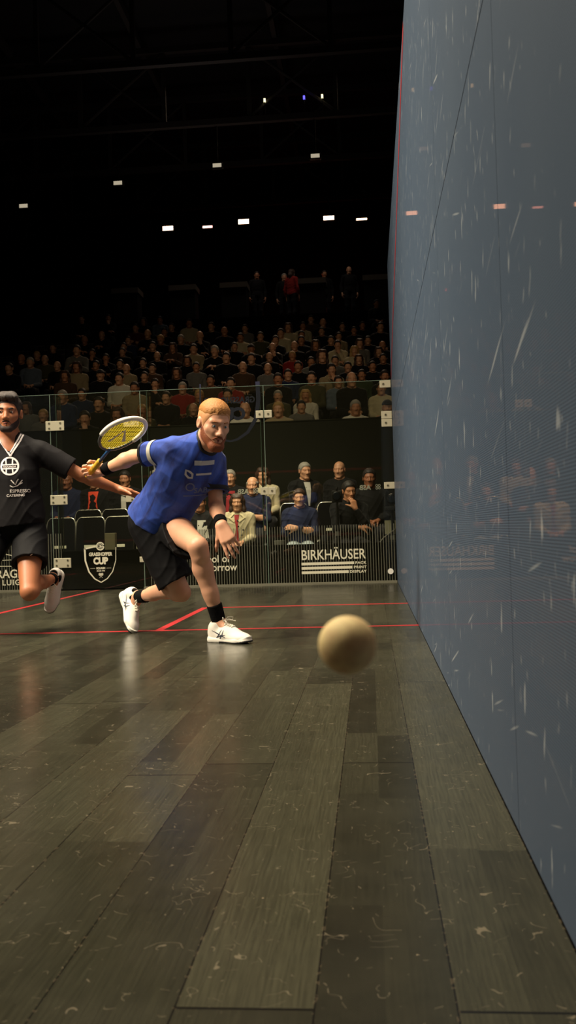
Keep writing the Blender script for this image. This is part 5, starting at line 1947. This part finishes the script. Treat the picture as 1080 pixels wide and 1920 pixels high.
CROWD = [
    (0, -1.46, 0.02, 'd', 'black', 'chin'),
    (0, -0.97, 0.05, 'l', 'black', 'lap'),
    (0, 1.06, 0.05, 'b', 'white', 'lap'),
    (0, 1.57, 0.03, 'y', 'beige', 'lap'),
    (0, 2.77, 0.01, 'g', 'white', 'lap'),
    (0, 3.25, -0.01, 'c', 'black', 'lap'),
    (1, -2.44, -0.09, 'y', 'grey', 'lap'),
    (1, -1.49, 0.06, 'd', 'black', 'lap'),
    (1, -0.76, -0.08, 'y', 'olive', 'lap'),
    (1, 0.10, -0.09, 'b', 'black', 'cross'),
    (1, 1.88, -0.12, 'd', 'grey', 'lap'),
    (2, -3.03, -0.12, 'l', 'grey', 'lap'),
    (2, -2.38, 0.04, 'g', 'blue', 'lap'),
    (2, -0.53, -0.05, 'd', 'black', 'lap'),
    (2, 0.06, -0.05, 'y', 'olive', 'lap'),
    (2, 0.55, -0.05, 'd', 'black', 'lap'),
    (2, 1.42, -0.11, 'g', 'olive', 'lap'),
    (2, 1.90, -0.12, 'L', 'white', 'lap'),
    (2, 2.70, 0.12, 'b', 'black', 'lap'),
    (2, 3.19, -0.05, 'd', 'cream', 'lap'),
    (3, -2.27, -0.09, 'd', 'blue', 'lap'),
    (3, -1.28, -0.02, 'd', 'beige', 'lap'),
    (3, -0.39, -0.06, 'g', 'red', 'lap'),
    (3, 0.51, -0.02, 'd', 'red', 'lean'),
    (3, 1.36, 0.02, 'd', 'black', 'lap'),
    (3, 1.96, 0.02, 'd', 'olive', 'lap'),
    (3, 2.45, -0.07, 'd', 'blue-grey', 'lap'),
    (3, 3.28, -0.01, 'd', 'black', 'lap'),
    (4, -1.78, 0.01, 'd', 'white', 'lap'),
    (4, -1.06, -0.12, 'd', 'black', 'chin'),
    (4, -0.01, -0.10, 'd', 'brown', 'lap'),
    (4, 1.48, -0.06, 'd', 'blue', 'lap'),
    (4, 2.29, -0.00, 'd', 'beige', 'chin'),
    (4, 2.86, -0.12, 'd', 'green', 'lap'),
    (5, -3.10, -0.04, 'l', 'brown', 'lap'),
    (5, -2.37, -0.05, 'c', 'black', 'lap'),
    (5, -1.47, -0.12, 'd', 'black', 'lap'),
    (5, -0.82, -0.08, 'l', 'black', 'lap'),
    (5, 0.52, -0.02, 'b', 'brown', 'lap'),
    (5, 1.01, -0.07, 'b', 'grey', 'lap'),
    (5, 1.61, -0.06, 'd', 'black', 'lap'),
    (5, 2.10, 0.12, 'l', 'black', 'lap'),
    (5, 2.59, -0.11, 'd', 'black', 'lap'),
    (5, 3.08, -0.12, 'd', 'black', 'lap'),
    (6, -4.58, 0.03, 'd', 'black', 'lap'),
    (6, -3.11, -0.01, 'l', 'beige', 'lap'),
    (6, -2.05, -0.09, 'b', 'beige', 'lap'),
    (6, -1.49, -0.11, 'd', 'brown', 'lap'),
    (6, -0.56, -0.12, 'd', 'grey', 'lap'),
    (6, 0.07, 0.04, 'd', 'black', 'lap'),
    (6, 0.59, -0.00, 'd', 'black', 'lap'),
    (6, 1.83, -0.12, 'd', 'grey', 'lap'),
    (6, 2.32, -0.12, 'd', 'grey', 'lap'),
    (6, 2.81, -0.12, 'l', 'black', 'lap'),
    (6, 3.30, -0.12, 'd', 'black', 'lap'),
    (7, -4.40, -0.00, 'g', 'blue-grey', 'lap'),
    (7, -3.80, -0.10, 'b', 'black', 'lap'),
    (7, -2.93, -0.12, 'd', 'black', 'lap'),
    (7, -2.39, -0.12, 'd', 'black', 'lap'),
    (7, -1.88, -0.12, 'd', 'black', 'lap'),
    (7, -0.90, -0.12, 'l', 'black', 'lap'),
    (7, -0.26, 0.05, 'g', 'black', 'lean'),
    (7, 0.89, -0.12, 'b', 'black', 'lap'),
    (7, 1.38, -0.12, 'y', 'red', 'lap'),
    (7, 2.72, -0.08, 'L', 'cream', 'lap'),
    (7, 3.23, -0.12, 'l', 'black', 'lap'),
    (8, -4.91, -0.04, 'b', 'black', 'lap'),
    (8, -4.35, -0.08, 'b', 'olive', 'lap'),
    (8, -3.56, 0.08, 'd', 'grey', 'lean'),
    (8, -2.90, -0.12, 'd', 'black', 'chin'),
    (8, -1.74, -0.12, 'b', 'black', 'lap'),
    (8, -0.90, 0.00, 'd', 'beige', 'lap'),
    (8, 0.39, -0.06, 'c', 'black', 'lap'),
    (8, 0.88, -0.06, 'b', 'black', 'chin'),
    (8, 1.37, -0.04, 'b', 'black', 'lap'),
    (8, 1.85, -0.04, 'l', 'black', 'lap'),
    (8, 2.34, -0.07, 'd', 'cream', 'chin'),
    (8, 2.83, -0.06, 'l', 'grey', 'lap'),
    (8, 3.33, -0.12, 'b', 'black', 'lap'),
    (9, -4.82, -0.11, 'y', 'black', 'lap'),
    (9, -3.44, -0.12, 'd', 'black', 'chin'),
    (9, -2.75, -0.12, 'd', 'black', 'lap'),
    (9, -2.02, -0.02, 'd', 'black', 'lap'),
    (9, -1.50, -0.08, 'l', 'brown', 'lean'),
    (9, -0.08, -0.12, 'd', 'black', 'lap'),
    (9, 0.88, -0.03, 'd', 'black', 'lean'),
    (9, 1.48, -0.05, 'd', 'black', 'lap'),
    (9, 2.16, -0.08, 'd', 'black', 'lap'),
    (9, 3.01, -0.12, 'd', 'black', 'lap'),
    (10, -4.70, -0.07, 'd', 'black', 'lap'),
    (10, -2.92, -0.12, 'd', 'black', 'lap'),
    (10, -2.00, 0.01, 'y', 'black', 'lap'),
    (10, -1.51, -0.01, 'g', 'black', 'lap'),
    (10, -1.02, 0.04, 'b', 'black', 'chin'),
    (10, -0.05, -0.03, 'd', 'cream', 'cross'),
    (10, 0.44, -0.03, 'd', 'olive', 'lap'),
    (10, 0.93, 0.02, 'd', 'cream', 'lap'),
    (10, 1.44, -0.05, 'd', 'black', 'lap'),
    (10, 2.33, -0.12, 'd', 'beige', 'lap'),
    (10, 3.33, 0.05, 'd', 'black', 'lap'),
    (11, -4.11, -0.04, 'b', 'black', 'lean'),
    (11, -3.01, -0.09, 'd', 'blue', 'lap'),
    (11, -2.52, 0.05, 'b', 'black', 'cross'),
    (11, -0.55, 0.02, 'b', 'black', 'lap'),
    (11, 1.05, 0.03, 'l', 'cream', 'lap'),
    (11, 1.88, -0.10, 'd', 'black', 'lap'),
    (11, 2.68, -0.12, 'd', 'black', 'lap'),
    (12, -3.87, -0.05, 'b', 'black', 'lean'),
    (12, -2.25, -0.04, 'd', 'black', 'lap'),
    (12, -1.02, 0.04, 'd', 'black', 'lap'),
    (12, -0.14, -0.05, 'd', 'grey', 'lap'),
    (12, 1.37, -0.06, 'd', 'cream', 'lap'),
    (12, 1.89, -0.00, 'b', 'black', 'lap'),
    (12, 2.38, -0.12, 'd', 'black', 'lap'),
    (12, 2.90, -0.12, 'd', 'black', 'lap'),
    (13, -3.22, 0.00, 'd', 'maroon', 'cross'),
    (13, -2.23, -0.03, 'd', 'black', 'lap'),
    (13, -1.74, 0.05, 'd', 'cream', 'lap'),
    (13, 1.53, -0.01, 'd', 'brown', 'lap'),
    (15, -3.38, -0.04, 'l', 'black', 'lap'),
    (15, -2.89, -0.03, 'd', 'blue-grey', 'lap'),
    (16, -5.44, 0.01, 'd', 'black', 'lap'),
    (16, -4.60, 0.00, 'd', 'black', 'chin'),
    (16, 3.33, 0.03, 'd', 'black', 'lap'),
]
HAIRKEY = {'b': (None, None, 'bald'), 'd': ('short', 'dark', 'dark-haired'), 'g': ('short', 'grey', 'grey-haired'), 'y': ('short', 'blond', 'fair-haired'), 'l': ('long', 'brown', 'long-haired'), 'L': ('long', 'blond', 'long blonde-haired'), 'c': ('cap', None, 'capped')}
POSEKEY = {'lap': '', 'cross': ' with arms crossed', 'chin': ' with hand to chin', 'lean': ' leaning forward'}
ORD = ['first', 'second', 'third', 'fourth', 'fifth', 'sixth', 'seventh', 'eighth', 'ninth', 'tenth', 'eleventh', 'twelfth', 'thirteenth', 'fourteenth', 'fifteenth', 'sixteenth', 'seventeenth']
cnt = {}
for k, x, dz, hk, top, pose in CROWD:
    i = cnt.get(k, 0)
    cnt[k] = i + 1
    hr, hc, word = HAIRKEY[hk]
    if hk == 'b' and (i + k) % 3 == 0:
        hr, hc = 'fringe', 'grey'
    lb = '%s spectator in %s%s, %s from left in stand row %s' % (word, top, POSEKEY[pose], ORD[i], ORD[k])
    spectator(x, ROW_Y(k), ROW_Z(k), pose, hr, hc, top, lb, 'spectators in the raked stand', 0.10 * math.sin(x * 7 + k) + 0.05, 1.0 + dz / 1.15, skin=(0, 0, 1)[(i * 5 + k) % 3])

# empty seats at the left end of the stand
se = empty('stand_seat')
MB().box(-0.20, 0.20, -0.16, 0.18, 0.43, 0.455).build('seat', plain('seat_plastic', (38, 38, 38), 0.4), se, bevel=0.01)
b = MB()
b.box(-0.205, 0.205, 0.19, 0.215, 0.47, 0.84)
b.build('backrest', plain('seat_plastic', (38, 38, 38), 0.4), se, bevel=0.011)
b = MB().tube([(-0.20, 0.203, 0.842), (0.20, 0.203, 0.842)], 0.010, 8)
b.build('edge_trim', plain('seat_edge', (120, 120, 112), 0.3), se, True)
first = True
for k, xs in ((7, (-5.3, -4.85)), (8, (-5.36, -4.88)), (9, (-5.62, -5.16)), (10, (-5.95, -5.46, -4.98)), (11, (-6.30, -5.84, -5.38, -4.92)), (12, (-6.10, -5.64, -5.18, -4.72)), (13, (-6.0, -5.54, -5.08, -4.62))):
    for i, x in enumerate(xs):
        if any(c[0] == k and abs(c[1] - x) < 0.47 for c in CROWD):
            continue
        o = se if first else copy_tree(se)
        first = False
        o.location = (x, ROW_Y(k), ROW_Z(k))
        tag(o, 'empty black seat with pale top edge, %s from left in stand row %s' % (ORD[i], ORD[k]), 'seat', 'empty seats in the stand')

# people standing on the gallery
for x, y, top, hr, hc, sk, lb in ((0.46, 29.3, 'black', 'short', 'grey', 0, 'grey-haired person in black standing on gallery left of woman in red'), (0.74, 28.9, 'red', 'long', 'brown', 0, 'long-haired woman in red standing on gallery behind the stand'),
                                  (1.74, 29.2, 'black', 'short', 'dark', 1, 'dark-haired person in black standing on gallery behind a desk'), (2.52, 28.9, 'black', None, None, 0, 'bald man in black standing on gallery, reddish light on head'),
                                  (-0.36, 28.9, 'black', 'short', 'dark', 1, 'dim dark-haired person standing on gallery beside the middle desk')):
    spectator(x, y, 6.95, 'stand', hr, hc, top, lb, None, 0.2 if top != 'red' else 2.6, 1.0, skin=sk, src=STANDER)

# ------------------------------------------------------------------ spectators at floor level behind the glass
FINE = {p: sitter(p, 0.0066) for p in ('lap', 'cross', 'chin')}


def front(x, row, pose, hair, hcol, top, label, s=1.0, rz=0.0, trousers=(24, 24, 28), skin=0, seat=True):
    y, z = ((11.1, -0.12), (12.1, 0.0), (13.0, 0.2))[row]
    if row == 0:
        s *= 0.92
    o = spectator(x, y, z, pose, hair, hcol, top, label, None, rz, s, trousers, skin, FINE[pose])
    if seat:
        chair(x, y, z, 0, 'black chair under the ' + label.split(',')[0].replace('seated ', ''), 'occupied chairs behind the glass')
    return o


def wear(o, K, name, fl, mat, up, label=None, off=0.006):
    """a print, lapel or row of buttons laid on the front of a sitter's top"""
    n = K['J']['neck']
    p = fl.wrap(name, mat, n + V(0, 0, up), (1, 0, 0), (0, 0, 1), bvh_of(K['top']), o, off, 2)
    if label:
        p['label'] = label
    return p


front(-1.42, 2, 'lap', None, None, 'navy', 'bald man in navy top, behind lower left of door glass', skin=2)
o = front(-1.01, 2, 'lap', 'short', 'dark', 'black', 'person in bright orange shirt under dark jacket, below the crossing forearms')
wear(o, FINE['lap'], 'shirt_front', Flat().add([(-0.075, 0.02), (0.075, 0.02), (0.055, -0.12), (0.085, -0.34), (-0.095, -0.34), (-0.06, -0.12)], [(0, 1, 2, 3, 4, 5)]), plain('orange_shirt', TCOL['orange'], 0.8), -0.03, 'bright orange shirt front')
o = front(-0.563, 2, 'lap', 'short', 'dark', 'black', 'man in dark jacket over white shirt, under the outstretched hand', skin=1)
wear(o, FINE['lap'], 'shirt_front', Flat().add([(-0.035, 0.0), (0.035, 0.0), (0.045, -0.34), (-0.03, -0.34)], [(0, 1, 2, 3)]), plain('shirt_white', (196, 192, 178), 0.8), -0.05, 'white shirt front')
front(-0.10, 2, 'lap', 'short', 'grey', 'maroon', 'person in dark maroon mostly hidden behind blue-shirted player', skin=1)
o = front(0.969, 2, 'lap', 'short', 'grey', 'black', 'old man in red sweater and dark jacket, left of mirrored maker lettering', 0.97, 0.05)
wear(o, FINE['lap'], 'sweater', Flat().add([(-0.05, 0.0), (0.07, 0.0), (0.09, -0.36), (-0.07, -0.36)], [(0, 1, 2, 3)]), plain('red_wool', (150, 34, 40), 0.85), -0.04, 'red sweater front')
front(1.393, 1, 'cross', 'fringe', 'grey', 'navy', 'old bald man with glasses in blue jacket, arms crossed', 1.0, 0.0)
front(1.44, 2, 'lap', 'long', 'brown', 'cream', 'woman with dark hair in cream top behind old bald man', 0.98, 0.1)
o = front(1.329, 0, 'lap', 'long', 'brown', 'cream', 'smiling woman in cream buttoned coat with red top, hands in lap', 0.97, 0.0, (16, 16, 18))
K = FINE['lap']
wear(o, K, 'blouse', Flat().add([(-0.04, 0.02), (0.03, 0.02), (0.012, -0.16), (0.035, -0.36), (-0.045, -0.36), (-0.012, -0.16)], [(0, 1, 2, 3, 4, 5)]), plain('red_blouse', (146, 26, 30), 0.8), -0.03, 'red top under the open coat')
bt = Flat()
for bx, bz in ((0.012, -0.06), (0.022, -0.14), (0.085, -0.19), (0.062, -0.26)):
    bt.arc(bx, bz, 0.006, 0.006, 0, 360, 0.012, 12)
wear(o, K, 'button', bt, M_BLACK, -0.03, 'dark round coat buttons', 0.010)
co_ = Flat().line([(-0.045, 0.035), (-0.10, -0.03), (-0.03, -0.08)], 0.03).line([(0.04, 0.035), (0.10, -0.03), (0.03, -0.08)], 0.03)
wear(o, K, 'collar', co_, plain('coat_cream', (206, 192, 150), 0.8), -0.02, None, 0.012)
o = front(0.864, 0, 'lap', 'short', 'dark', 'black', 'person in dark jacket over white shirt, half hidden by hanging arm', 0.98, 0.0, (16, 16, 18), 1)
wear(o, FINE['lap'], 'shirt_front', Flat().add([(-0.02, 0.0), (0.09, 0.0), (0.18, -0.38), (-0.02, -0.38)], [(0, 1, 2, 3)]), plain('shirt_white', (196, 192, 178), 0.8), -0.08, 'white shirt front')
o = front(2.09, 0, 'cross', 'short', 'brown', 'navy', 'curly-haired youth in navy tee and pale jeans, arms folded', 1.0, 0.06, (168, 178, 180))
o = front(2.06, 2, 'lap', 'short', 'grey', 'black', 'man in black suit and open white shirt looking sideways', 1.02, 0.45)
wear(o, FINE['lap'], 'shirt_front', Flat().add([(-0.05, 0.03), (0.05, 0.03), (0.015, -0.30), (-0.005, -0.30)], [(0, 1, 2, 3)]), plain('shirt_white', (196, 192, 178), 0.8), -0.03, 'white open-necked shirt')
front(2.51, 2, 'lap', None, None, 'black', 'bald man in black behind the cameraman', 1.02, -0.2)
front(2.673, 0, 'chin', 'short', 'dark', 'black', 'dark-haired cameraman in black bent to his camera', 1.07, 0.25, skin=1)
front(2.94, 1, 'lap', 'short', 'dark', 'black', 'bearded dark-haired man in black behind right-hand maker lettering', 1.04, 0.0, skin=2)
front(-2.095, 1, 'lap', 'short', 'dark', 'magenta', 'person in magenta top at left edge behind player in black', 1.0, 0.0, skin=1)

tripod(2.566, 10.44, -0.12, 1.00, 'thin black stand under the film camera', 'camera_stand', 'stand', 0.09)
e = empty('film_camera', (2.566, 10.46, 0.88))
tag(e, 'black film camera with round lens on thin stand before cameraman', 'camera')
MB().box(-0.06, 0.06, -0.05, 0.10, 0.0, 0.13).build('body', M_BLACK, e, bevel=0.012)
MB().tube([(0, -0.05, 0.065), (0, -0.13, 0.065), (0, -0.15, 0.065)], [0.046, 0.048, 0.052], 20).build('lens_barrel', M_BLACK, e, True)
MB().disc((0, -0.1505, 0.065), (0, -1, 0), 0.040, 0.002, 20).build('front_glass', plain('lens_glass', (20, 26, 34), 0.08), e)
MB().tube([(0, 0.08, 0.13), (0, 0.06, 0.17), (0, -0.03, 0.17), (0, -0.04, 0.13)], 0.008, 8).build('top_handle', M_BLACK, e, True)
